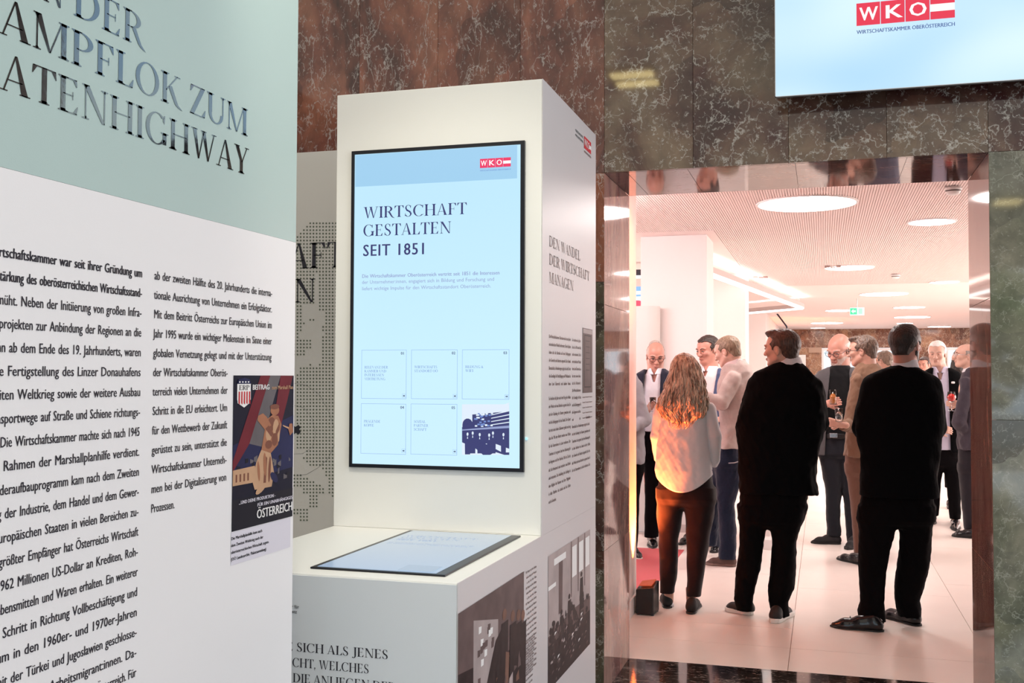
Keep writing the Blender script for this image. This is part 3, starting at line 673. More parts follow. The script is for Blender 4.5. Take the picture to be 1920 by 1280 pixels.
# upright display
def kY(x, y, Y=KY): return onY(x, y, Y)
disp = empty('wall_display', (-1.39, KY, 1.8), 'upright black-framed display with a pale blue start page, set in the kiosk face', 'screen')
fx0, fx1 = kY(660.3, 500)[0], kY(984.6, 600)[0]; fz0, fz1 = kY(820, 879.5)[2], kY(820, 275)[2]
ax0, ax1 = kY(665.5, 500)[0], kY(977, 600)[0]; az0, az1 = kY(820, 872.8)[2], kY(820, 281.5)[2]
m = MB(); D = .014
m.box(fx0, ax0, KY - D, KY - .0005, fz0, fz1); m.box(ax1, fx1, KY - D, KY - .0005, fz0, fz1); m.box(ax0, ax1, KY - D, KY - .0005, fz0, az0); m.box(ax0, ax1, KY - D, KY - .0005, az1, fz1)
m.build('bezel', M['black_frame'], disp)
SY = KY - .008
def screen_mat(name, stops, strength, axis=2):
    mt, nt, p = new_mat(name); p.inputs['Base Color'].default_value = (.02, .02, .03, 1); p.inputs['Roughness'].default_value = .12
    tc = nt.nodes.new('ShaderNodeTexCoord'); sx = nt.nodes.new('ShaderNodeSeparateXYZ'); r = nt.nodes.new('ShaderNodeValToRGB')
    lnk(nt, tc.outputs['Generated'], sx.inputs[0]); lnk(nt, sx.outputs[axis], r.inputs[0])
    e = r.color_ramp.elements; e[0].position = stops[0][0]; e[0].color = (*stops[0][1], 1); e[1].position = stops[-1][0]; e[1].color = (*stops[-1][1], 1)
    for pos, c in stops[1:-1]: e.new(pos).color = (*c, 1)
    lnk(nt, r.outputs[0], p.inputs['Emission Color']); p.inputs['Emission Strength'].default_value = strength; return mt
scr = screen_mat('screen_page', [(0, (.58, .84, .97)), (.3, (.57, .84, .97)), (.85, (.50, .78, .95))], 1.04)
box_obj('screen', ax0, ax1, SY, KY - .0006, az0, az1, scr, disp)
zt0 = kY(820, 343)[2]
box_obj('header_bar', ax0 + .003, kY(970.5, 400)[0], SY - .0006, SY, zt0, az1 - .002, emitter('screen_header', (.34, .62, .86), 1.0), disp)
dp = Print((0, -1, 0), .001)
DM = [emitter('page_navy', (.030, .035, .16), 1.0), emitter('page_blue', (.16, .26, .62), 1.0), emitter('page_line', (.26, .42, .80), 1.0), emitter('logo_red', (.85, .02, .12), 1.0), emitter('logo_white', (1, .97, .98), 1.0), emitter('page_white', (.75, .85, .97), 1.0), emitter('page_mid', (.30, .36, .62), 1.0)]
def dtext(x0, y0, x1, y1, s_, cappx, m, **kw):
    A, B = kY(x0, y0, SY), kY(x1, y1, SY); A[2] = B[2] = (A[2] + B[2]) / 2
    cap = kY(x0, y0 - cappx, SY)[2] - kY(x0, y0, SY)[2]; dp.text(A, B, s_, cap, m=m, **kw)
dtext(681, 408.5, 876, 402, 'WIRTSCHAFT', 21, 0, serif=True); dtext(680.5, 443, 847, 437, 'GESTALTEN', 21.5, 0, serif=True)
dtext(680, 479.6, 801, 476.8, 'SEIT 1851', 21, 0, bold=True, track=.10)
dtext(678.7, 520.6, 937, 514.6, 'Die Wirtschaftskammer Oberösterreich vertritt seit 1851 die Interessen', 6.6, 6, justify=True, cond=.86, bold=True)
dtext(678.7, 531.8, 927, 526.5, 'der Unternehmer:innen, engagiert sich in Bildung und Forschung und', 6.4, 6, justify=True, cond=.86)
dtext(678.7, 544, 921, 539, 'liefert wichtige Impulse für den Wirtschaftsstandort Oberösterreich.', 6.4, 6, justify=True, cond=.86)
def drect(x0, y0, x1, y1, wpx, m):
    A = kY(x0, y1, SY); B = kY(x1, y0, SY); w_ = .0016 * wpx
    for (a, b, c, d) in ((A[0], B[0], A[2], A[2] + w_), (A[0], B[0], B[2] - w_, B[2]), (A[0], A[0] + w_, A[2], B[2]), (B[0] - w_, B[0], A[2], B[2])):
        dp.poly([(a, SY, c), (b, SY, c), (b, SY, d), (a, SY, d)], m)
tiles = [(677.5, 655.6, 762.5, 746.8, '01', ('RELEVANZ DER', 'KAMMER UND', 'INTERESSEN', 'VERTRETUNG'), (44, 41, 37, 39)), (771, 655.2, 858, 747.3, '02', ('WIRTSCHAFTS', 'STANDORT OÖ'), (43, 44)), (866.5, 654.8, 955, 748, '03', ('BILDUNG &', 'WIFI'), (34, 15)),
         (676.5, 757, 761.6, 849.8, '04', ('PRÄGENDE', 'KÖPFE'), (31, 19)), (770, 757.5, 857.5, 851.2, '05', ('SOZIAL', 'PARTNER', 'SCHAFT'), (22, 27, 24))]
for (x0, y0, x1, y1, n_, ls, ws) in tiles:
    drect(x0, y0, x1, y1, .8, 2); dtext(x1 - 11, y0 + 9, x1 - 4, y0 + 9, n_, 5, 0, bold=True)
    for k, (l_, w_) in enumerate(zip(ls, ws)): dtext(x0 + 6, y0 + 35 + 7.3 * k, x0 + 6 + w_, y0 + 35 + 7.3 * k, l_, 4.8, 1, serif=True)
    drect(x1 - 8.5, y1 - 8.5, x1 - 1.5, y1 - 1.5, .5, 2)
    c = kY(x1 - 5, y1 - 5, SY); dp.poly([c + np.array([-.004, 0, .002]), c + np.array([-.004, 0, -.002]), c + np.array([.004, 0, 0])], 0); dp.poly([c + np.array([0, 0, .004]), c + np.array([0, 0, -.004]), c + np.array([.005, 0, 0])], 0)
q = quadmap(kY(866.5, 852.5, SY), kY(955, 852.5, SY), kY(955, 757.6, SY), kY(866.5, 757.6, SY))
def L(k, *uv, off=0.0):
    o = dp.off; dp.off = .001 + off; dp.poly([q(a, b) for a, b in uv], k); dp.off = o
L(0, (0, 0), (1, 0), (1, 1), (0, 1)); L(5, (0, .78), (1, .86), (1, 1), (0, 1), off=.0003); L(5, (0, .9), (0, .55), (.22, .55), (.22, .9), off=.0005)
for k in range(7): L(5, (.62 + .0 * k, .52 + .065 * k), (1, .56 + .075 * k), (1, .58 + .075 * k), (.62, .535 + .065 * k), off=.0004)
for k in range(34):
    u = rng.uniform(.26, .62); v = rng.uniform(.55, .86); L(5 if k % 2 else 1, (u, v), (u + .05, v), (u + .05, v + .03), (u, v + .03), off=.0004)
dp.off = .0017; dp.poly(blob(q, .12, .6, .11, .12), 0); L(0, (.01, .42), (.23, .42), (.23, .6), (.01, .6), off=.0007)
L(6, (0, .5), (1, .58), (1, .53), (0, .48), off=.0008)
L(5, (0, 0), (.45, 0), (.3, .12), (0, .25), off=.0006); L(5, (.5, .22), (.62, .25), (1, .12), (1, .05), (.85, .05), off=.0006); L(5, (.6, .0), (.9, 0), (.7, .06), off=.0006)
for (u, v, s_) in ((.12, .34, 1.1), (.23, .36, 1.1), (.38, .33, 1), (.58, .32, .9), (.66, .36, 1.1), (.88, .33, 1)):
    dp.off = .0022; dp.poly(blob(q, u, v + .07, .022, .035, 8), 5); L(0, (u - .05 * s_, v - .30 * s_), (u + .05 * s_, v - .30 * s_), (u + .055 * s_, v + .02), (u, v + .05), (u - .055 * s_, v + .02), off=.001); L(5, (u - .012, v - .02), (u + .012, v - .02), (u, v + .04), off=.0013)
dp.off = .0018
A, B = kY(900.2, 313.8, SY), kY(958, 312, SY); A[2] = B[2]; logo(dp, A, B, UZ, .034, 3, 4, 'WIRTSCHAFTSKAMMER OBERÖSTERREICH', 1, .14)
dp.build('page_print', DM, disp)
box_obj('status_light', fx1 + .004, fx1 + .010, KY - .006, KY - .0005, kY(984, 824)[2], kY(984, 820)[2], emitter('status_blue', (.3, .75, 1.0), 1.5), disp)
# flat touch screen lying on the ledge
ts = empty('touch_screen', (-1.26, 3.2, LZK), 'black-framed touch screen lying flat on the white ledge of the kiosk', 'screen')
tx0, tx1, ty0, ty1 = -1.470, -1.042, 2.836, 3.620; bx = .022
glassm = plain('touch_glass', (.50, .56, .64), .10, spec=.6, coat=.6)
box_obj('glass', tx0, tx1, ty0, ty1, LZK, LZK + .006, M['black_frame'], ts, bevel=.0015)
tg = screen_mat('touch_page', [(0, (.42, .60, .84)), (1, (.50, .60, .68))], .62, axis=1)
box_obj('screen', tx0 + .018, tx1 - .032, ty0 + .012, ty1 - .012, LZK + .006, LZK + .0068, tg, ts)
tp = Print((0, 0, 1), .0009)
TM = [emitter('touch_ink', (.34, .43, .62), .75), emitter('touch_band', (.38, .50, .66), .75)]
ZT = LZK + .0068
def tt(x0, y, x1, s_, cap, m=0, **kw): tp.text((x0, y, ZT), (x1, y, ZT), s_, cap, m=m, up=(0, 1, 0), **kw)
tt(-1.43, 3.47, -1.16, 'WIRTSCHAFT', .026, serif=True); tt(-1.43, 3.43, -1.21, 'GESTALTEN', .026, serif=True); tt(-1.43, 3.39, -1.28, 'SEIT 1851', .024, bold=True)
tp.build('page_heading', TM, ts); tp = Print((0, 0, 1), .0009)
tt(-1.43, 3.33, -1.12, 'Die Wirtschaftskammer Oberösterreich vertritt seit 1851', .009); tt(-1.43, 3.31, -1.14, 'der Unternehmer:innen, engagiert sich in Bildung', .009)
tp.build('page_paragraph', TM, ts); tp = Print((0, 0, 1), .0009)
tp.poly([(-1.20, 2.86, ZT), (-1.09, 2.86, ZT), (-1.09, 2.95, ZT), (-1.20, 2.95, ZT)], 1)
tp.build('page_picture', TM, ts)
# printing on the side of the kiosk
ks = Print((1, 0, 0))
def kX(x, y): return onX(x, y, KX)
def kz(px, z): P = onX(px, 600, KX); return np.array([KX, P[1], z])
KM = [M['ink_brown'], M['red'], M['white_print'], plain('photo_sepia_dark', (.030, .018, .020), .5, vary=.6, bscale=90, spec=.2), plain('photo_mid', (.13, .085, .085), .5, vary=.5, bscale=70, spec=.2), plain('photo_light', (.42, .34, .34), .5, vary=.35, bscale=40, spec=.2), plain('photo_warm', (.20, .10, .075), .5, vary=.4, bscale=60, spec=.2), plain('ink_slate', (.10, .12, .13), .4)]
capK = kX(1030, 440.6)[2] - kX(1030, 461)[2]
for (s_, x1, y_) in (('DEN WANDEL', 1087.5, 461.3), ('DER WIRTSCHAFT', 1105, 495.5), ('MANAGEN', 1075, 529.7)):
    z = kX(1029.7, y_)[2]; ks.text(kz(1029.3, z), kz(x1, z), s_, capK, serif=True)
zl = kX(1100, 282)[2]
logo(ks, kz(1094.5, zl), kz(1107.5, zl), UZ, .052, 1, 2, 'WIRTSCHAFTSKAMMER OBERÖSTERREICH', 0)
for k in range(2): ks.text(kz(1078, zl + .035 - .02 * k), kz(1092.5, zl + .035 - .02 * k), ('GESCHICHTE', 'WIRTSCHAFTSKAMMER')[k], .010, m=7, bold=True)
wl = ("Die Wirtschaftskammer Oberösterreich ist seit jeher", "mit technischem Wandel konfrontiert. Über die Jahre", "haben sich die Betriebe auf neue Bedingungen", "der Gewerbe und Industrie eingestellt. Der Handel", "Bereitschaft zu Veränderungen prägt das Land. Sie ist", "die Grundlage für Beschäftigung und Wohlstand in", "dem Land Österreich und darüber hinaus.")
w2 = ("So brachten die Jahre nach dem Krieg den Aufbau", "der Werke und neue Betriebe im ganzen Land, die", "seit der Gründung der Kammer gewachsen sind", "und die Bedingungen für den Handel. Der Export", "hat stets einen hohen Stellenwert gehabt und trug", "dazu bei. Mit dem Beitritt wurden neue Märkte", "für die Unternehmen im Land erschlossen. Der", "Tourismus ist im ganzen Land von Bedeutung für", "die Regionen und ihre Betriebe. Mit der Zeit hat", "sich die Arbeitswelt stark verändert, neue Berufe", "sind entstanden. Die Ausbildung der Lehrlinge ist", "eine Aufgabe der Kammer und ihrer Mitglieder", "in allen Bezirken des Landes und der Städte", "und der Gemeinden.")
zr = lambda x, y: kX(x, y)[2]
za, zd = zr(1029, 633), (zr(1029, 722.5) - zr(1029, 633)) / 6
for k, l_ in enumerate(wl): ks.text(kz(1029, za + zd * k), kz(1069.5, za + zd * k), l_, .0125, bold=True, justify=True, cond=.7)
zb_ = zr(1029, 750); ze = (zr(1029, 944) - zb_) / 13
for k, l_ in enumerate(w2): ks.text(kz(1029, zb_ + ze * k), kz(1069.5 if k < 13 else 1043, zb_ + ze * k), l_, .0125, justify=True, cond=.7)
for k in range(19):
    z = za + (ze) * k; full = k >= 11
    ks.text(kz(1072.5, z), kz(1106 if full else 1089, z), (w2 + wl)[(k * 5) % 21][: (46 if full else 22)], .0125, justify=True, cond=.7)
q = quadmap(kz(1092, zr(1101, 736)), kz(1110.3, zr(1101, 736)), kz(1110.3, zr(1101, 616)), kz(1092, zr(1101, 616)))
def L(k, *uv, off=0.0):
    o = ks.off; ks.off = .0012 + off; ks.poly([q(a, b) for a, b in uv], k); ks.off = o
L(4, (0, 0), (1, 0), (1, 1), (0, 1)); L(5, (.04, .92), (.96, .92), (.96, .99), (.04, .99), off=.0003); L(3, (.15, .08), (.85, .08), (.85, .90), (.15, .90), off=.0003); L(4, (.2, .1), (.8, .1), (.8, .88), (.2, .88), off=.0005)
for k in range(6): L(3, (.3, .8 - .09 * k), (.7, .8 - .09 * k), (.7, .81 - .09 * k), (.3, .81 - .09 * k), off=.0007)
for k in range(5): ks.text(kz(1092, zr(1101, 745) - .022 * k), kz(1110, zr(1101, 745) - .022 * k), 'Aus der Chronik der Kammer', .006)
# classroom photograph
q = quadmap(kz(1028.4, zr(1106.3, 1205.6)), kz(1106.3, zr(1106.3, 1205.6)), kz(1106.3, zr(1106.3, 991.6)), kz(1028.4, zr(1106.3, 991.6)))
L(5, (0, 0), (1, 0), (1, 1), (0, 1)); L(3, (0, 0), (1, 0), (1, .30), (0, .33), off=.0003); L(4, (.0, .33), (1, .3), (1, .42), (.55, .44), (0, .40), off=.0002)
L(2, (.12, .9), (.38, .9), (.38, .95), (.12, .95), off=.0004); L(2, (0, .74), (.16, .74), (.16, .77), (0, .77), off=.0004); L(4, (.22, .5), (.30, .5), (.31, .9), (.22, .9), off=.0003)
for k in range(3): L(4, (.5 + .17 * k, .55), (.52 + .17 * k, .55), (.52 + .17 * k, 1), (.5 + .17 * k, 1), off=.0003); L(2, (.53 + .17 * k, .7), (.64 + .17 * k, .7), (.64 + .17 * k, .95), (.53 + .17 * k, .95), off=.0003)
for k in range(26):
    u = rng.uniform(.03, .95); v = rng.uniform(.33, .46); ks.off = .0019; ks.poly(blob(q, u, v, .03, .028, 7), 3)
for (u, v) in ((.10, .42), (.28, .45), (.46, .52), (.76, .62)):
    ks.off = .0021; ks.poly(blob(q, u, v + .05, .025, .022, 8), 3); L(3, (u - .05, .3), (u + .06, .3), (u + .04, v + .02), (u - .03, v + .02), off=.0008)
for k in range(30):
    u = rng.uniform(.05, .93); v = rng.uniform(.03, .4); L(2 if k % 5 == 0 else 4, (u, v), (u + .04, v + .01), (u + .05, v + .02), (u + .01, v + .02), off=.0011)
for k in range(90):
    u = rng.uniform(.02, .9); v = rng.uniform(.02, .36); w_ = rng.uniform(.01, .05); L((3, 4, 3, 5, 3)[k % 5], (u, v), (u + w_, v + rng.uniform(-.01, .02)), (u + w_ * .8, v + rng.uniform(.01, .035)), (u + .005, v + .015), off=.0010)
for k in range(30):
    u = rng.uniform(.02, .9); v = rng.uniform(.34, .47); L((3, 4, 3)[k % 3], (u, v), (u + .03, v), (u + .02, v + .05), (u + .005, v + .04), off=.0009)
# workshop photograph on the ledge side
zt_ = zr(860, 1149.4)
q = quadmap(kz(861, .30), kz(983, .30), kz(983, zt_), kz(861, zt_))
L(3, (0, 0), (1, 0), (1, 1), (0, 1)); L(4, (0, .72), (1, .60), (1, 1), (0, 1), off=.0002); L(5, (.20, .48), (.56, .52), (.56, .84), (.20, .92), off=.0004)
for k in range(16):
    u = rng.uniform(.23, .5); v = rng.uniform(.58, .84); L(4 if k % 3 else 2, (u, v), (u + .035, v), (u + .04, v + .03), (u, v + .035), off=.0006)
L(3, (.32, .35), (.70, .35), (.68, .80), (.52, .74), (.36, .52), off=.0008)
for (u, v, c_) in ((.66, .84, 6), (.80, .80, 6), (.90, .78, 6), (.98, .76, 6)):
    ks.off = .0022; ks.poly(blob(q, u, v, .035, .032, 8), c_); L(3, (u - .06, .30), (u + .05, .30), (u + .06, v - .04), (u - .05, v - .04), off=.0012)
L(6, (.64, .2), (.70, .2), (.74, .62), (.68, .64), off=.0015); L(5, (.70, .10), (.80, .20), (.80, .50), (.74, .48), off=.0014); L(5, (.3, .0), (.55, .0), (.55, .34), (.48, .38), (.3, .26), off=.0014); L(3, (.33, .05), (.50, .05), (.50, .27), (.33, .22), off=.0017)
L(6, (0, .0), (.14, .0), (.16, .42), (.04, .38), off=.0010); L(3, (.16, .0), (.28, .0), (.26, .32), (.18, .30), off=.0016); L(6, (.08, .0), (.12, .0), (.20, .26), (.16, .28), off=.0018)
for k in range(110):
    u = rng.uniform(.0, .93); v = rng.uniform(.0, .55); w_ = rng.uniform(.01, .07); L((3, 4, 3, 6, 3, 4)[k % 6], (u, v), (u + w_, v + rng.uniform(-.02, .02)), (u + w_ * .8, v + rng.uniform(.01, .06)), (u + .004, v + .03), off=.0013 + .0004 * (k % 3))
for k in range(30):
    u = rng.uniform(.0, .9); v = rng.uniform(.62, .95) - .1 * u; L((4, 3)[k % 2], (u, v), (u + .09, v - .012), (u + .09, v - .002), (u, v + .012), off=.0003)
zc = zt_ + .0
for k in range(20):
    z = zr(1000, 1066) - .0178 * k; ks.text(kz(986.5 + (k % 3) * .8, z), kz(1006, z), ("Die Meister und ihre Lehrlinge", "bei der Arbeit in der Werkstatt", "in Linz nach dem Umbau")[k % 3], .0080, justify=True, cond=.66)
for k in range(10):
    z = zr(1000, 1195) - .0178 * k; ks.text(kz(985, z), kz(1003 - k * .5, z), ("Ausbildung der jungen Leute", "im neuen Kurs des Instituts")[k % 2], .0080, justify=True, cond=.66)
ks.build('side_print', KM, kiosk)
kf = Print((0, -1, 0)); kf2 = Print((0, -1, 0))
def lY(x, y): return onY(x, y, LY - .003)
for (s_, x0, y0, x1, y1) in (('E SICH ALS JENES', 537, 1219, 728.5, 1235), ('CHT, WELCHES', 548, 1249.6, 692.5, 1261.5), ('DIE ANLIEGEN DER', 549, 1280, 742, 1294)):
    A, B = lY(x0, y0), lY(x1, y1); A[2] = B[2] = (A[2] + B[2]) / 2; kf.text(A, B, s_, .0255, serif=True)
for (s_, x0, y0, x1, y1) in (('Kammer für', 523, 1138.5, 561, 1140.5), ('Gesetz', 535, 1148.3, 557, 1149.5)):
    A, B = lY(x0, y0), lY(x1, y1); A[2] = B[2]; kf2.text(A, B, s_, .0098)
kf.build('front_heading', [M['ink']], kiosk); kf2.build('front_caption', [M['ink']], kiosk)

# ---- television over the doorway
TY = 4.93
tv = empty('wall_television', (.62, TY, 3.3), 'large bright television hung on the marble above the doorway', 'television')
a = onY(1453.3, 182, TY); tvx0, tvz0 = a[0], a[2]; tvx1, tvz1 = tvx0 + 1.68, tvz0 + .955
box_obj('housing', tvx0 + .005, tvx1 - .005, TY + .003, TY + .05, tvz0 + .005, tvz1 - .005, M['black_frame'], tv, bevel=.004)
box_obj('wall_mount', tvx0 + .45, tvx1 - .45, TY + .05, WY + .0, tvz0 + .25, tvz1 - .25, M['black_frame'], tv)
tm, nt, p = new_mat('tv_page'); p.inputs['Base Color'].default_value = (.02, .02, .03, 1); p.inputs['Roughness'].default_value = .2
tc = nt.nodes.new('ShaderNodeTexCoord'); nz = nt.nodes.new('ShaderNodeTexNoise'); nz.inputs['Scale'].default_value = 1.6; nz.inputs['Detail'].default_value = 1.0
r = nt.nodes.new('ShaderNodeValToRGB'); lnk(nt, tc.outputs['Generated'], nz.inputs['Vector']); lnk(nt, nz.outputs['Fac'], r.inputs[0])
r.color_ramp.elements[0].position = .38; r.color_ramp.elements[0].color = (.44, .72, 1.0, 1); r.color_ramp.elements[1].position = .62; r.color_ramp.elements[1].color = (.76, .96, 1.0, 1)
lnk(nt, r.outputs[0], p.inputs['Emission Color']); p.inputs['Emission Strength'].default_value = 1.0
box_obj('screen', tvx0 + .002, tvx1 - .002, TY, TY + .003, tvz0 + .002, tvz1 - .002, tm, tv)
rim = MB(); 
for b4 in ((tvx0, tvx0 + .003, tvz0, tvz1), (tvx1 - .003, tvx1, tvz0, tvz1), (tvx0, tvx1, tvz0, tvz0 + .003), (tvx0, tvx1, tvz1 - .003, tvz1)): rim.box(b4[0], b4[1], TY - .001, TY + .02, b4[2], b4[3])
rim.build('bezel', plain('bezel_silver', (.55, .58, .62), .3, metal=.6), tv)
tvp = Print((0, -1, 0), .001)
A, B = onY(1606, 49, TY), onY(1790.5, 37.5, TY); A[2] = B[2] = onY(1606, 49, TY)[2]; B[2] = A[2]
logo(tvp, A, B, UZ, onY(1606, 7, TY)[2] - A[2], 0, 1, 'WIRTSCHAFTSKAMMER OBERÖSTERREICH', 2, .165)
tvp.build('logo_print', [emitter('tv_red', (.80, .01, .06), 1.0), emitter('tv_white', (.95, 1, 1), 1.0), emitter('tv_blue', (.04, .09, .30), 1.0)], tv)

# foyer ceiling lamps that mirror in the marble
lampm = emitter('lamp_warm', (1.0, .80, .36), 12.0)
def foyer_lamp(x, y, lab):
    e = empty('ceiling_lamp', (x, y, CEIL - .05), lab, 'ceiling lamp', None)
    m = MB(); m.box(x - .22, x + .22, y - .30, y + .30, CEIL - .05, CEIL); m.build('housing', M['lamp_rim'], e, bevel=.004)
    for s_ in (-1, 1): box_obj('tube', x - .18, x + .18, y + s_ * .14 - .07, y + s_ * .14 + .07, CEIL - .065, CEIL - .0505, lampm, e)
def mirror_on_ceiling(px, py):
    P = onY(px, py, WY); v = ray(px, py); v = v / v[1]; k = (CEIL - .06 - P[2]) / v[2]; return P[0] + v[0] * k, WY - k
for (px, py, lab) in ((1190, 150, 'warm rectangular lamp on the foyer ceiling mirrored above the doorway'), (1890, 380, 'warm rectangular lamp on the foyer ceiling mirrored beside the doorway')):
    x_, y_ = mirror_on_ceiling(px, py); foyer_lamp(x_, y_, lab)

# ================================================================== THE HALL'S FITTINGS
disc = emitter('skylight_disc', (1.0, .92, .88), 28.0)
lights = [(-.12, 8.93, .39, 'largest round ceiling light just inside the doorway'), (.97, 10.28, .20, 'small round ceiling light behind the smoke detector'), (.34, 14.3, .30, 'round ceiling light beyond the largest one'),
 (1.75, 16.83, .20, 'small round ceiling light near the edge of the door opening'), (1.01, 18.97, .39, 'wide round ceiling light in front of the exit sign'), (1.69, 22.67, .30, 'round ceiling light one row behind the exit sign'),
 (2.03, 26.34, .40, 'wide flat-looking round ceiling light over the head of the man in black'), (2.07, 29.25, .20, 'tiny round ceiling light right above the head of the man in black'), (3.13, 31.4, .30, 'round ceiling light nearest the marble end wall'),
 (.11, 28.7, .40, 'wide round ceiling light above the bald man with glasses'), (-.13, 31.5, .20, 'tiny round ceiling light close to the marble band'), (.36, 23.4, .30, 'round ceiling light partly behind the exit sign'),
 (3.3, 12.2, .39, 'round ceiling light on the right side of the hall'), (-4.2, 17.5, .39, 'round ceiling light behind the pillars')]
for (x, y, r, lab) in lights:
    e = empty('ceiling_light', (x, y, 3.0), lab, 'ceiling light', 'round ceiling lights of the hall')
    m = MB(); m.lathe((x, y, 2.998), [(r, .020), (r, -.009), (r + .018, -.009), (r + .018, .020)], 48); m.build('rim', M['lamp_rim'], e, smooth=False)
    m = MB(); m.lathe((x, y, 2.9935), [(.001, 0), (r + .002, 0)], 48); m.build('diffuser', disc, e)
def detector(px, py, s_, lab):
    P = onZ(px, py, 2.99); e = empty('smoke_detector', P, lab, 'smoke detector')
    m = MB(); m.lathe(tuple(P), [(.001, -.0), (.052 * s_, 0), (.055 * s_, -.012), (.05 * s_, -.02)], 24); m.build('base', M['lamp_rim'], e, smooth=True)
    m = MB(); m.lathe(tuple(P), [(.045 * s_, -.02), (.042 * s_, -.030), (.001, -.030)], 24); m.build('grille', plain('grille_grey', (.22, .16, .15), .6), e, smooth=True)
    m = MB(); m.lathe(tuple(P), [(.047 * s_, -.030), (.040 * s_, -.048), (.02 * s_, -.055), (.001, -.055)], 24); m.build('cap', M['lamp_rim'], e, smooth=True)
detector(1787, 352, 1.15, 'white round smoke detector on the slatted ceiling just inside the doorway')
detector(1679, 515, 1.2, 'smaller-looking white smoke detector further back between the ceiling lights')
for (px, py, lab) in ((1425, 520, 'pair of small dark slots in the ceiling above the light bar'), (1560, 500, 'small ceiling sensor right of the bright patch')):
    P = onZ(px, py, 2.995); e = empty('ceiling_vent', P, lab, 'vent')
    m = MB()
    for k in range(3): m.box(P[0] - .09 + .07 * k, P[0] - .03 + .07 * k, P[1] - .12 + .1 * (k % 2), P[1] + .02 + .1 * (k % 2), 2.985, 3.0)
    m.build('slot', plain('slot_grey', (.35, .24, .22), .6), e)
# suspended light bars
barm = plain('bar_body', (.52, .42, .40), .5); bare = emitter('bar_glow', (1.0, .95, .92), 2.2)
def bar(A, B, h, lab):
    A, B = np.array(A), np.array(B); d = (B - A) / np.linalg.norm(B - A); n = np.array([-d[1], d[0], 0]) * .045
    e = empty('light_bar', (A + B) / 2, lab, 'hanging lamp')
    z = np.array([0, 0, h]); q = [A - n, B - n, B + n, A + n]
    m = MB(); w2 = n * .12
    m.hexa([p + z * .28 for p in q], [p + z * .4 for p in q]); m.hexa([A - n + z * .4, B - n + z * .4, B - n + w2 + z * .4, A - n + w2 + z * .4], [A - n + z, B - n + z, B - n + w2 + z, A - n + w2 + z])
    m.hexa([A + n - w2 + z * .4, B + n - w2 + z * .4, B + n + z * .4, A + n + z * .4], [A + n - w2 + z, B + n - w2 + z, B + n + z, A + n + z]); m.build('housing', barm, e)
    q2 = [A - n * .8, B - n * .8, B + n * .8, A + n * .8]
    m = MB(); m.hexa([p for p in q], [p + z * .28 for p in q]); m.build('diffuser', bare, e)
    m = MB(); m.hexa([p + z * .42 for p in q2], [p + z * .5 for p in q2]); m.build('uplight_strip', emitter('bar_up', (1.0, .93, .86), 16.0), e)
    for k in (.03, .97):
        P = A * (1 - k) + B * k; m = MB(); m.tube([P + z, np.array([P[0], P[1], 3.0])], .004, 6); m.build('cord', M['metal'], e)
_a = onZ(1338, 519, 2.78); _b = onZ(1503, 579, 2.78); _c = onZ(1404, 588, 2.78)
bar(_a + (_a - _b) * .10, _b, .10, 'long hanging light bar running from the white pillar towards the hall end')
bar(_b + (_c - _b) * .01 + np.array([0, .12, 0]), _c + (_c - _b) * .25, .10, 'dark underside of the second hanging light bar, meeting the long one at a corner')
# exit sign
P = onY(1607, 583, 20.0); e = empty('exit_sign', P, 'green and white lit exit sign hanging below the ceiling', 'sign')
box_obj('plate', P[0] - .125, P[0] + .125, 19.97, 20.03, P[2] - .075, P[2] + .065, emitter('exit_white', (.75, 1.0, .88), 1.1), e)
pe = Print((0, -1, 0), .004); c = np.array([P[0], 19.97, P[2] - .005])
pe.poly([c + np.array(v) * .8 for v in ((-.15, 0, -.07), (-.005, 0, -.07), (-.005, 0, .07), (-.15, 0, .07))], 0)
pe.off = .006; pe.poly([c + np.array(v) * .8 for v in ((-.13, 0, .0), (-.08, 0, .05), (-.08, 0, .02), (-.03, 0, .02), (-.03, 0, -.02), (-.08, 0, -.02), (-.08, 0, -.05))], 1)
pe.off = .006; pe.poly([c + np.array(v) * .8 for v in ((.03, 0, -.06), (.11, 0, -.06), (.11, 0, .06), (.03, 0, .06))], 2)
pe.build('pictogram', [emitter('exit_green', (.05, .75, .35), 1.2), emitter('exit_arrow', (.9, 1, .95), 1.2), emitter('exit_pale', (.45, .9, .65), 1.1)], e)
m = MB(); m.tube([(P[0], 20.0, P[2] + .065), (P[0], 20.0, 3.0)], .012, 6); m.build('rod', M['metal'], e)
# dark diagonal rod near the far pillar
a = onZ(1457, 588, 3.0); b = onY(1475, 612, a[1]); e = empty('barrier_arm', b, 'thin dark slanting rod hanging before the orange-lit pillar', 'rod')
m = MB(); m.tube([a, b, b + np.array([.02, 0, -.25])], .018, 8); m.build('rod', M['ink'], e)
# red carpet
c0 = onZ(1283, 1031, 0)
cp = box_obj('red_carpet', -4.2, c0[0], 7.35, c0[1], .0004, .003, M['carpet']); tag(cp, 'bright red carpet laid on the pale tiles behind the black uplight box', 'carpet')
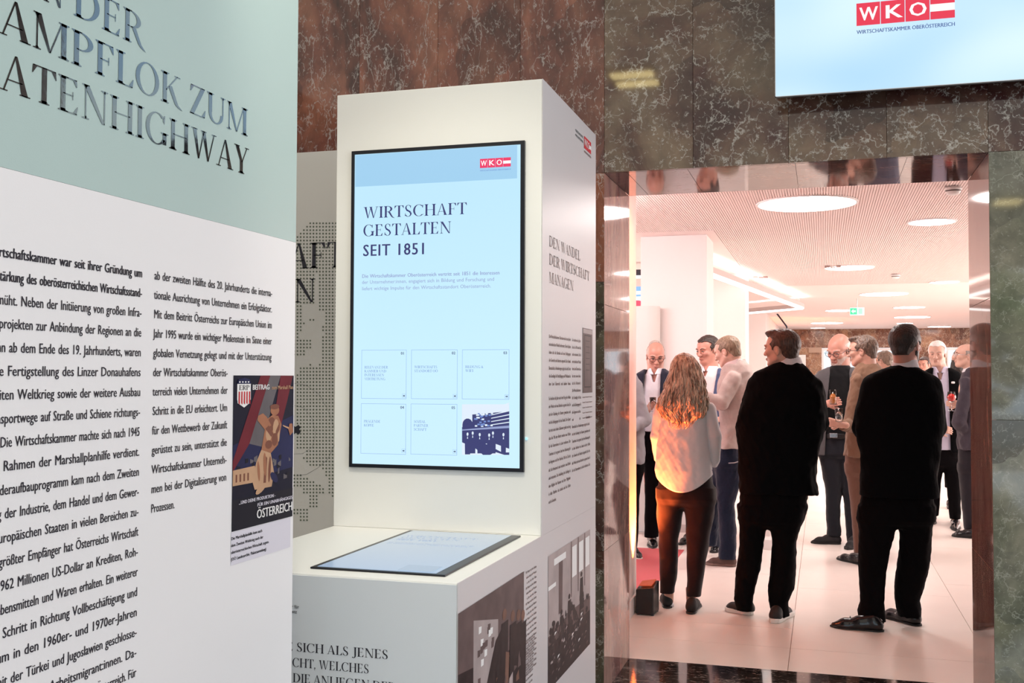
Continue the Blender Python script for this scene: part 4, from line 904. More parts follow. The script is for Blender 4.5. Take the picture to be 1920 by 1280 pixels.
# pale partition beside the pillar
pz = onY(1215, 573, 10.4)[2]; px0 = onY(1170, 600, 10.4)[0]; px1 = onY(1234, 600, 10.4)[0]
e = empty('partition', ((px0 + px1) / 2, 10.4, 0), 'tall pale grey roll-up partition with a rounded edge before the white pillar', 'partition')
m = MB(); n = 12; bot = []; 
for k in range(n + 1):
    a = math.pi / 2 * k / n; bot.append((px1 - .12 + .12 * math.sin(a), 10.42 + .12 * (1 - math.cos(a)), .02))
prof = [(px0, 10.42, .02)] + bot + [(px1 - .012, 10.55, .02), (px0, 10.55, .02)]
m.hexa(prof, [(x, y, pz) for x, y, z in prof]); m.build('sheet', plain('partition_grey', (.74, .70, .66), .5), e)
box_obj('foot', px0 + .05, px1 - .03, 10.36, 10.6, 0, .02, M['metal'], e)
# screen on the far side, seen in the gap beside the pillar
sx0, sx1 = onY(1186, 560, 16.5)[0], onY(1210, 560, 16.5)[0]
sz0, sz1 = onY(1200, 573, 16.5)[2], onY(1200, 534, 16.5)[2]
e = empty('hall_screen', ((sx0 + sx1) / 2, 16.5, sz0), 'blue and white screen with a red spot glimpsed beside the white pillar', 'screen')
box_obj('housing', sx0 - .5, sx1 + .02, 16.5, 16.56, sz0 - .03, sz1 + .04, M['ink'], e)
ps = Print((0, -1, 0), .003); qd = quadmap((sx0 - .45, 16.5, sz0), (sx1, 16.5, sz0), (sx1, 16.5, sz1), (sx0 - .45, 16.5, sz1))
ps.poly([qd(0, 0), qd(1, 0), qd(1, 1), qd(0, 1)], 1); ps.off = .004
ps.poly([qd(0, .7), qd(1, .72), qd(1, 1), qd(0, 1)], 0); ps.poly([qd(0, .42), (qd(1, .46)), qd(1, .54), qd(0, .5)], 0); ps.poly(blob(qd, .80, .12, .16, .14), 2)
ps.build('picture', [emitter('hs_blue', (.25, .52, 1.0), 1.1), emitter('hs_white', (.85, .93, 1.0), 1.1), emitter('hs_red', (.9, .05, .12), 1.1)], e)
e = empty('light_bar', (-2.9, 15.0, 2.55), 'short dark hanging light bar glimpsed above the blue and white screen', 'hanging lamp')
zb_ = onY(1200, 516, 13.0)[2]; zt_ = onY(1200, 505, 13.0)[2]
xb0, xb1 = onY(1160, 510, 13.0)[0], onY(1212, 510, 13.0)[0]
box_obj('housing', xb0, xb1, 13.0, 13.1, zb_, zt_, M['ink'], e); box_obj('diffuser', xb0, xb1, 13.0, 13.1, zb_ - .03, zb_, bare, e)
for xx in (xb0 + .1, xb1 - .02):
    m = MB(); m.tube([(xx, 13.05, zt_), (xx, 13.05, 3.0)], .004, 6); m.build('cord', M['metal'], e)
# white low plinth behind the man in the black suit
P0 = onZ(1431, 1030, 0); P1 = onZ(1458, 1030, 0)
e = empty('white_plinth', P0, 'low white table foot seen between the legs of the tall man in black', 'table')
m = MB(); yy = P0[1]; m.box(P0[0] - .15, P1[0] - .04, yy, yy + .5, .0, .09); m.build('foot', M['hall_white'], e, bevel=.004)
m = MB(); m.box(P0[0] - .05, P0[0] + .05, yy + .2, yy + .3, .09, 1.04); m.build('column', M['hall_white'], e)
m = MB(); m.lathe((P0[0], yy + .25, 1.04), [(.001, .0), (.30, 0), (.30, .025), (.001, .025)], 32); m.build('tabletop', M['hall_white'], e)
# illuminated white counter front far behind
for (x0, x1, y0, y1, Yd, lab) in ((1494, 1511, 665, 720, 26.0, 'small lit white panel standing before the marble end wall'),):
    a = onY(x0, y0, Yd); b = onY(x1, y1, Yd)
    e = empty('display_panel', ((a[0] + b[0]) / 2, Yd, 0), lab, 'display'); box_obj('panel', a[0], b[0], Yd, Yd + .08, b[2] - .3, a[2], emitter('panel_lit', (1.0, .80, .70), .9), e); box_obj('foot', a[0], b[0], Yd - .1, Yd + .2, 0, b[2] - .3, M['hall_white'], e)
# the black battery uplight box on the floor
bx0, by0 = -1.188, 6.86; bw, bd, bh = .118, .16, .185
e = empty('uplight_box', (bx0 + bw / 2, by0 + bd / 2, 0), 'black box-shaped floor uplight glowing orange at its top, beside the door jamb', 'floor lamp')
bm = plain('box_black', (.012, .010, .011), .35)
rz = Matrix.Rotation(-.10, 4, 'Z')
m = MB(); m.hexa([(bx0, by0, .006), (bx0 + bw, by0 - .01, .006), (bx0 + bw + .012, by0 + bd, .006), (bx0 + .01, by0 + bd, .006)], [(bx0, by0, bh - .02), (bx0 + bw, by0 - .01, bh), (bx0 + bw + .012, by0 + bd, bh + .02), (bx0 + .01, by0 + bd, bh)])
m.build('body', bm, e, bevel=.006)
m = MB(); m.hexa([(bx0 + .02, by0 + .02, bh + .001), (bx0 + bw - .015, by0 + .012, bh + .006), (bx0 + bw - .005, by0 + bd - .02, bh + .022), (bx0 + .02, by0 + bd - .02, bh + .006)], [(bx0 + .02, by0 + .02, bh + .008), (bx0 + bw - .015, by0 + .012, bh + .013), (bx0 + bw - .005, by0 + bd - .02, bh + .029), (bx0 + .02, by0 + bd - .02, bh + .013)])
m.build('lens', emitter('orange_lens', (1.0, .12, .03), .5), e)
for (xx, yy) in ((bx0 + .015, by0 + .015), (bx0 + bw - .01, by0 + .01), (bx0 + bw, by0 + bd - .015), (bx0 + .02, by0 + bd - .015)): box_obj('rubber_foot', xx - .008, xx + .008, yy - .008, yy + .008, 0, .007, M['ink'], e)
# its beam, an added spot on the side wall, and the far pillar's uplight
spot('uplight_beam', (bx0 + .06, by0 + .06, bh + .06), (-1.20, 6.90, 2.2), 420, (1.0, .17, .035), 52, .3)
spot('side_wall_fill_spot', (.95, 6.05, 2.85), (-1.215, 6.60, 2.30), 420, (1.0, .20, .055), 25, .6, .05)  # added lamp out of view, tints the upper side wall orange
spot('uplight_beam', (-.95, 26.5, .3), (-1.21, 27.2, 3.0), 260, (1.0, .25, .07), 90, .6)

# ================================================================== MODELLING WITH DISTANCE FIELDS (people, clothes, hair, shoes)
class Vol:
    def __init__(s, lo, hi, h):
        s.lo = np.array(lo, float); s.h = h; s.n = np.maximum(2, np.ceil((np.array(hi, float) - s.lo) / h).astype(int))
        s.d = np.full(s.n, .06, np.float32)
        s.ax = [s.lo[i] + h * np.arange(s.n[i]) for i in range(3)]
    def sub(s, lo, hi, pad):
        a = [max(0, int((lo[i] - pad - s.lo[i]) / s.h)) for i in range(3)]; b = [min(s.n[i], int((hi[i] + pad - s.lo[i]) / s.h) + 2) for i in range(3)]
        if any(b[i] <= a[i] for i in range(3)): return None, None
        sl = tuple(slice(a[i], b[i]) for i in range(3))
        X, Y, Z = np.meshgrid(s.ax[0][sl[0]], s.ax[1][sl[1]], s.ax[2][sl[2]], indexing='ij', sparse=True)
        return sl, (X, Y, Z)
    def put(s, lo, hi, fn, k=.02, op='u'):
        sl, g = s.sub(lo, hi, k + 3 * s.h + (.02 if op != 'u' else 0))
        if sl is None: return
        a = s.d[sl]; b = fn(*g)
        if op == 'u':
            if k > 0:
                hh = np.maximum(k - np.abs(a - b), 0) / k; s.d[sl] = np.minimum(a, b) - hh * hh * k * .25
            else: s.d[sl] = np.minimum(a, b)
        else:
            b = -b
            if k > 0:
                hh = np.maximum(k - np.abs(a - b), 0) / k; s.d[sl] = np.maximum(a, b) + hh * hh * k * .25
            else: s.d[sl] = np.maximum(a, b)
    def cone(s, p, q, r1, r2, k=.02, op='u', fl=1.0):
        p = np.array(p, float); q = np.array(q, float); R_ = max(r1, r2); ba = q - p; L2 = ba @ ba + 1e-9
        def fn(X, Y, Z):
            x, y, z = X - p[0], (Y - p[1]), Z - p[2]
            t = np.clip((x * ba[0] + y * ba[1] + z * ba[2]) / L2, 0, 1)
            return np.sqrt((x - t * ba[0]) ** 2 + ((y - t * ba[1]) / fl) ** 2 + (z - t * ba[2]) ** 2) - (r1 + (r2 - r1) * t)
        s.put(np.minimum(p, q) - R_, np.maximum(p, q) + R_, fn, k, op)
    def ell(s, c, r, k=.02, op='u', R=None):
        c = np.array(c, float); r = np.array(r, float); mr = r.max() if R is not None else None
        def fn(X, Y, Z):
            x, y, z = X - c[0], Y - c[1], Z - c[2]
            if R is not None: x, y, z = (R[0][0] * x + R[1][0] * y + R[2][0] * z, R[0][1] * x + R[1][1] * y + R[2][1] * z, R[0][2] * x + R[1][2] * y + R[2][2] * z)
            k0 = np.sqrt((x / r[0]) ** 2 + (y / r[1]) ** 2 + (z / r[2]) ** 2) + 1e-6
            k1 = np.sqrt((x / r[0] ** 2) ** 2 + (y / r[1] ** 2) ** 2 + (z / r[2] ** 2) ** 2) + 1e-6
            return k0 * (k0 - 1) / k1
        rr = r if R is None else np.array([mr] * 3)
        s.put(c - rr, c + rr, fn, k, op)
    def loft(s, rows, k=.02, op='u', p=2.4):
        """rows: (z, cx, cy, half width, half depth) with z falling or rising; ends are cut flat"""
        rows = sorted([tuple(map(float, r)) for r in rows]); A = np.array(rows)
        lo = np.array([(A[:, 1] - A[:, 3]).min(), (A[:, 2] - A[:, 4]).min(), A[0, 0]]); hi = np.array([(A[:, 1] + A[:, 3]).max(), (A[:, 2] + A[:, 4]).max(), A[-1, 0]])
        def fn(X, Y, Z):
            z = Z.ravel(); g = [np.interp(z, A[:, 0], A[:, i]).reshape(Z.shape) for i in range(1, 5)]
            u = np.abs(X - g[0]) / g[2]; v = np.abs(Y - g[1]) / g[3]
            q_ = (u ** p + v ** p) ** (1 / p)
            d = (q_ - 1) * np.minimum(g[2], g[3]) * (.75 + .25 * np.minimum(1, q_))
            return np.maximum(d, np.maximum(A[0, 0] - Z, Z - A[-1, 0]))
        s.put(lo, hi, fn, k, op)
    def wrinkle(s, amp, sc=18.0, seed=1, aniso=(1, 1, 1), lo=None, hi=None):
        r = np.random.default_rng(seed); lo = s.lo if lo is None else lo; hi = s.lo + s.n * s.h if hi is None else hi
        sl, g = s.sub(np.array(lo), np.array(hi), 0)
        if sl is None: return
        X, Y, Z = g; tot = 0
        for i in range(7):
            w = r.normal(size=3) * sc * np.array(aniso) * (1 + i * .25); ph = r.uniform(0, 6.28, 2)
            base = X * w[0] + Y * w[1] + Z * w[2]
            tot = tot + np.sin(base + ph[0] + 1.3 * np.sin(.6 * (X * w[1] + Y * w[2] - Z * w[0]) + ph[1])) / (1 + .35 * i)
        s.d[sl] = s.d[sl] + (amp * tot * .45).astype(np.float32)
    def cut(s, fn): 
        X, Y, Z = np.meshgrid(*s.ax, indexing='ij', sparse=True); s.d = np.maximum(s.d, fn(X, Y, Z)).astype(np.float32)
    def mesh(s):
        d = s.d.copy(); d[0] = d[-1] = .05; d[:, 0] = d[:, -1] = .05; d[:, :, 0] = d[:, :, -1] = .05
        g = openvdb.FloatGrid(.06); g.copyFromArray(d); g.transform = openvdb.createLinearTransform(voxelSize=s.h)
        pts, quads = g.convertToQuads(0.0)
        return np.array(pts, float) + s.lo, np.array(quads, int)
def sdf_obj(name, vols, mat, parent, relax=0):
    V = []; F = []; b = 0
    for v in vols if isinstance(vols, (list, tuple)) else [vols]:
        P, Q = v.mesh(); V.append(P); F.append(Q[:, ::-1] + b); b += len(P)
    V = np.concatenate(V); F = np.concatenate(F)
    me = bpy.data.meshes.new(name); me.vertices.add(len(V)); me.vertices.foreach_set('co', V.ravel())
    me.loops.add(F.size); me.loops.foreach_set('vertex_index', F.ravel().astype(np.int32))
    me.polygons.add(len(F)); me.polygons.foreach_set('loop_start', np.arange(0, F.size, 4, dtype=np.int32)); me.polygons.foreach_set('loop_total', np.full(len(F), 4, np.int32))
    me.update(calc_edges=True); me.validate()
    me.polygons.foreach_set('use_smooth', [True] * len(me.polygons)); me.materials.append(mat)
    o = bpy.data.objects.new(name, me); COL.objects.link(o)
    if parent: o.parent = parent; o.matrix_parent_inverse = Matrix.Translation(-Vector(parent.location))
    return o
def sm(n, s=.5, it=1):
    pass

# ---- cloth, skin and hair materials
def cloth(name, col, rough=.85, sc=900, bump=.25, vary=.12, sheen=.15):
    return plain(name, col, rough, bump=bump, bscale=sc, vary=vary, sheen=sheen, spec=.12)
def skin(name, col): return plain(name, col, .42, bump=.08, bscale=160, vary=.10, subsurf=.15)
def hairm(name, c1, c2, sc=(60, 60, 5), rough=.45, zgrad=None):
    m, nt, p = new_mat(name); N = nt.nodes.new
    tc = N('ShaderNodeTexCoord'); mp = N('ShaderNodeMapping'); mp.inputs['Scale'].default_value = sc; lnk(nt, tc.outputs['Object'], mp.inputs['Vector'])
    n = N('ShaderNodeTexNoise'); n.inputs['Scale'].default_value = 2.2; n.inputs['Detail'].default_value = 5; n.inputs['Distortion'].default_value = .6; lnk(nt, mp.outputs[0], n.inputs['Vector'])
    r = N('ShaderNodeValToRGB'); r.color_ramp.elements[0].position = .35; r.color_ramp.elements[1].position = .68
    r.color_ramp.elements[0].color = (*c1, 1); r.color_ramp.elements[1].color = (*c2, 1); lnk(nt, n.outputs['Fac'], r.inputs[0]); lnk(nt, r.outputs[0], p.inputs['Base Color'])
    b = N('ShaderNodeBump'); b.inputs['Strength'].default_value = .7; b.inputs['Distance'].default_value = .004; lnk(nt, n.outputs['Fac'], b.inputs['Height']); lnk(nt, b.outputs['Normal'], p.inputs['Normal'])
    p.inputs['Roughness'].default_value = rough; return m
SK = skin('skin_fair', (.56, .31, .235)); SKR = skin('skin_ruddy', (.56, .27, .205)); SKP = skin('skin_pale', (.62, .37, .29))
EYEW = plain('eye_white', (.65, .58, .55), .2); EYED = plain('eye_dark', (.03, .02, .015), .15); LIP = plain('lip', (.42, .13, .11), .45)
BROW_D = plain('brow_dark', (.05, .03, .02), .8); BROW_G = plain('brow_grey', (.32, .26, .22), .8)

def rot_head(yaw, pitch, roll=0):
    """columns: head's right-to-left, back-to-front is -y; yaw 0 looks towards the camera (-y), +90 looks to +x; pitch > 0 looks down"""
    a, b, c = math.radians(yaw), math.radians(pitch), math.radians(roll)
    Rz = np.array([[math.cos(a), -math.sin(a), 0], [math.sin(a), math.cos(a), 0], [0, 0, 1]])
    Rx = np.array([[1, 0, 0], [0, math.cos(b), -math.sin(b)], [0, math.sin(b), math.cos(b)]])
    Ry = np.array([[math.cos(c), 0, math.sin(c)], [0, 1, 0], [-math.sin(c), 0, math.cos(c)]])
    return Rz @ Rx @ Ry
class Head:
    def __init__(s, c, h, yaw, pitch=0, roll=0, wide=1.0):
        s.c = np.array(c, float); s.k = h / .235; s.R = rot_head(yaw, pitch, roll); s.w = wide
    def P(s, x, y, z): return s.c + s.R @ (np.array([x * s.w, y, z]) * s.k)
    def vol(s, h=.0036, r=.165):
        return Vol(s.c - r * s.k, s.c + r * s.k, h)
    def build(s, neck, vox=.0036, beard=False, ears=True, nose=1.0):
        v = s.vol(vox); k = s.k; R = s.R
        E = lambda c, r, kk=.02, op='u': v.ell(s.P(*c), np.array([r[0] * s.w, r[1], r[2]]) * k, kk * k, op, R)
        Cn = lambda a, b, r1, r2, kk=.01, op='u': v.cone(s.P(*a), s.P(*b), r1 * k, r2 * k, kk * k, op)
        E((0, .018, .036), (.073, .092, .080)); E((0, -.028, .030), (.060, .062, .066), .03)
        E((0, -.030, -.038), (.056, .058, .064), .03); E((0, -.066, -.085), (.026, .024, .022), .03)
        for sx in (-1, 1):
            Cn((sx * .050, .0, -.045), (sx * .028, -.058, -.085), .020, .015, .02)
            E((sx * .040, -.064, -.012), (.022, .020, .018), .02)
            E((sx * .031, -.094, .010), (.017, .014, .010), .012, 's')
            E((sx * .0305, -.0765, .009), (.0125, .0125, .0125), .002)
            Cn((sx * .016, -.089, .027), (sx * .050, -.078, .028), .0075, .006, .012)
            E((sx * .013, -.098, -.022), (.008, .010, .007), .006)
        Cn((0, -.086, .018), (0, -.108 * (.5 + .5 * nose), -.020), .0085, .0115, .012)
        E((0, -.090, -.048), (.022, .010, .006), .006); E((0, -.088, -.058), (.019, .010, .0065), .006); E((0, -.103, -.0525), (.022, .008, .0014), .002, 's')
        if beard: E((0, -.058, -.072), (.050, .046, .035), .02)
        if ears:
            for sx in (-1, 1):
                E((sx * .073, .012, -.004), (.007, .019, .031), .006); E((sx * .080, .006, .002), (.006, .009, .016), .004, 's')
        nk = np.array(neck, float)
        v.cone(s.P(0, .018, -.05), nk, .052 * k, .060 * k, .03)
        v.cone(s.P(0, .04, -.02), nk + np.array([0, 0, 0]), .048 * k, .058 * k, .03)
        return v
    def local(s, X, Y, Z):
        x, y, z = X - s.c[0], Y - s.c[1], Z - s.c[2]; R = s.R / s.k
        return (R[0][0] * x + R[1][0] * y + R[2][0] * z) / s.w, R[0][1] * x + R[1][1] * y + R[2][1] * z, R[0][2] * x + R[1][2] * y + R[2][2] * z
    def hair(s, style='short', vox=.0036, amp=.0025, top=.010, seed=3):
        v = s.vol(vox, .175); k = s.k
        t = top
        v.ell(s.P(0, .020, .036), np.array([(.073 + min(t, .011)) * s.w, .092 + t, .080 + t]) * k, 0, 'u', s.R)
        if style in ('short', 'thick', 'quiff'):
            v.ell(s.P(0, -.026, .040), np.array([(.062 + t * .7) * s.w, .062 + t * .6, .066 + t]) * k, .02, 'u', s.R)
            v.ell(s.P(0, .055, -.030), np.array([.052 * s.w, .046 + t * .5, .050]) * k, .02, 'u', s.R)
        if style == 'quiff': v.ell(s.P(.012, -.045, .104), np.array([.052, .045, .020]) * k, .02, 'u', s.R)
        if style == 'thick': v.ell(s.P(0, .0, .088), np.array([.066, .080, .042]) * k, .02, 'u', s.R)
        if style == 'fringe': v.ell(s.P(0, .050, -.030), np.array([.054 * s.w, .050, .044]) * k, .02, 'u', s.R)
        v.wrinkle(amp, 150, seed, (1, 1, .4)); v.wrinkle(amp * .6, 70, seed + 5)
        def fn(X, Y, Z):
            x, y, z = s.local(X, Y, Z)
            face = (.058 - (y + .0) * -1) * 1.0
            d1 = -(y + .048 + .0 * z) - np.maximum(0, (z - .062)) * 1.1 + .0      # face front (negative y) removed below the hairline
            tm = 1.1 * np.clip(np.abs(x) - .022, 0, .03) * np.clip((z - .035) * 40, 0, 1)
            d1 = np.where(z > .066, -(y + .048 - tm) - (z - .066) * 1.6, -(y + .048 - tm - np.clip((.066 - z), 0, .2) * .42)) + .003 * np.sin(x * 160 + 2 * np.sin(z * 90))
            d2 = (-.062 - z) - np.maximum(0, .0)                                     # nape
            d = np.maximum(d1, d2)
            ear = .030 - np.sqrt((y - .008) ** 2 + ((z + .012) * .85) ** 2); ear = np.where(np.abs(x) > .05, ear, -1)
            side = np.where((z < -.015) & (y < .02), .02, -1)
            d = np.maximum(np.maximum(d, ear), side)
            if style == 'fringe': d = np.maximum(d, np.where(z > .052, (z - .052) + .0, -1) - np.maximum(0, (y - .09)) * 2)
            if style == 'thin': d = np.maximum(d, np.where((z > .045) & (y < .0), .02, -1))
            return d * k
        v.cut(fn); return v
    def eyes(s, parent, brow):
        for sx in (-1, 1):
            m = MB(); c = s.P(sx * .0305, -.0885, .009); f = s.R @ np.array([0, -1, 0]); r = s.R @ np.array([1, 0, 0]); u = s.R @ np.array([0, 0, 1])
            def ringp(rx, rz, off, n=12): return [c + f * off * s.k + (r * math.cos(6.2832 * i / n) * rx + u * math.sin(6.2832 * i / n) * rz) * s.k for i in range(n)]
            m.poly(ringp(.0100, .0030, .0008), 0); m.poly(ringp(.0040, .0030, .0018), 1)
            m.build('eye', [EYEW, EYED], parent)
            m = MB(); m.tube([s.P(sx * .014, -.096, .0265), s.P(sx * .031, -.0935, .033), s.P(sx * .050, -.082, .028)], [.0030 * s.k, .0036 * s.k, .0018 * s.k], 6); m.build('eyebrow', brow, parent)
            m = MB(); m.tube([s.P(sx * .019, -.0900, .0115), s.P(sx * .031, -.0925, .0135), s.P(sx * .043, -.086, .0105)], [.0014 * s.k, .0022 * s.k, .0012 * s.k], 5); m.build('eyelid', BROW_D if brow is BROW_D else SKR, parent)
        m = MB(); m.tube([s.P(-.021, -.096, -.0535), s.P(0, -.1015, -.0525), s.P(.021, -.096, -.0535)], [.001 * s.k, .0028 * s.k, .001 * s.k], 6); m.build('lips', LIP, parent)
    def glasses(s, parent, mat, rim=.0018, lens=None):
        g = MB()
        for sx in (-1, 1):
            pts = [s.P(sx * .033 + .024 * math.cos(a), -.104 + abs(.024 * math.cos(a) + .0) * .05, .006 + .0165 * math.sin(a)) for a in np.linspace(0, 2 * math.pi, 19)]
            g.tube(pts, rim * s.k, 6, cap=False)
            g.tube([s.P(sx * .057, -.102, .011), s.P(sx * .075, -.085, .012), s.P(sx * .080, .0, .010), s.P(sx * .080, .02, -.002)], rim * s.k, 6)
        g.tube([s.P(-.009, -.105, .010), s.P(0, -.108, .013), s.P(.009, -.105, .010)], rim * s.k, 6)
        o = g.build('eyeglasses', mat, parent, smooth=True); return o

def hand(v, w, d, n, side=1, curl=.3, s=1.0, spread=.12, grip=None):
    """fingers, thumb and palm into volume v: w wrist, d pointing direction, n palm normal (the way fingers curl)"""
    w = np.array(w, float); d = np.array(d, float); d /= np.linalg.norm(d); n = np.array(n, float); n -= d * (n @ d); n /= np.linalg.norm(n); a = np.cross(d, n) * side
    for k in range(5):
        t = -.030 + .015 * k; v.cone(w + a * t * .6 * s, w + (d * .080 + a * t) * s, .013 * s, .0115 * s, .008)
    for i, (t, L_) in enumerate(((.030, .066), (.011, .076), (-.009, .071), (-.028, .056))):
        p = w + (d * .082 + a * t) * s; ang = curl * .6; dd = d + a * t * spread * 6
        for j, fr in enumerate((.45, .32, .23)):
            ang += curl * (1.0 if j else .4)
            u = dd * math.cos(ang) + n * math.sin(ang); u /= np.linalg.norm(u); q = p + u * L_ * fr * s
            v.cone(p, q, (.0092 - .0008 * j) * s, (.0086 - .0010 * j) * s, .0025); p = q
    p = w + (d * .022 + a * .030) * s; u = d * .62 + a * .62 + n * (.25 + .5 * min(1, curl)); u /= np.linalg.norm(u); q = p + u * .044 * s
    v.cone(p, q, .0125 * s, .0105 * s, .008); u2 = d * .75 + a * .05 + n * (.35 + .7 * min(1, curl)); u2 /= np.linalg.norm(u2); v.cone(q, q + u2 * .032 * s, .0100 * s, .0085 * s, .003)

def shoe(heel, toe, parent, mat, sole_mat, L_=None, w=1.0, sole=.012, lift=0.0, high=.06, name='shoe', detail='lace'):
    heel = np.array([heel[0], heel[1], 0.0]); toe = np.array([toe[0], toe[1], 0.0]); d = toe - heel; L0 = np.linalg.norm(d); d /= L0; a = np.array([-d[1], d[0], 0]); z = np.array([0, 0, 1.0])
    lo = np.minimum(heel, toe) - .08; hi = np.maximum(heel, toe) + .08
    v = Vol([lo[0], lo[1], -.01], [hi[0], hi[1], .16], .0045)
    P = lambda f, s_, h: heel + d * f * L0 + a * s_ + z * (h + lift * f)
    v.cone(P(.13, 0, .036), P(.42, 0, .038), .034 * w, .037 * w, .02); v.cone(P(.42, 0, .034), P(.72, .004, .019), .036 * w, .036 * w, .02); v.cone(P(.72, .004, .019), P(.92, .002, .012), .035 * w, .016 * w, .02)
    v.cone(P(.15, 0, .05), P(.17, 0, high), .032 * w, .031 * w, .02); v.cone(P(.20, 0, .07), P(.46, 0, .052), .028 * w, .026 * w, .02)
    v.cut(lambda X, Y, Z: (sole * .8) - Z); o = sdf_obj(name, v, mat, parent)
    v = Vol([lo[0], lo[1], -.01], [hi[0], hi[1], .08], .0045)
    def outline(X, Y, Z):
        x = (X - heel[0]) * d[0] + (Y - heel[1]) * d[1]; y = (X - heel[0]) * a[0] + (Y - heel[1]) * a[1]; f = x / L0
        half = np.interp(np.clip(f, 0, 1).ravel(), [0, .06, .15, .42, .72, .9, 1.0], [.012, .030, .036, .034, .047, .034, .006]).reshape(f.shape) * w
        side = np.abs(y) - half; ends = np.maximum(-x, x - L0)
        return np.maximum(np.maximum(side, ends), np.maximum(Z - sole - .004 * 0, -Z + .0005)) + 0 * Z
    v.put(np.array([lo[0], lo[1], 0]), np.array([hi[0], hi[1], sole]), outline, 0)
    s_ = sdf_obj('sole', v, sole_mat, o)
    s_.matrix_parent_inverse = Matrix.Identity(4); s_.location = (0, 0, 0)
    s_.matrix_parent_inverse = Matrix.Identity(4)
    return o

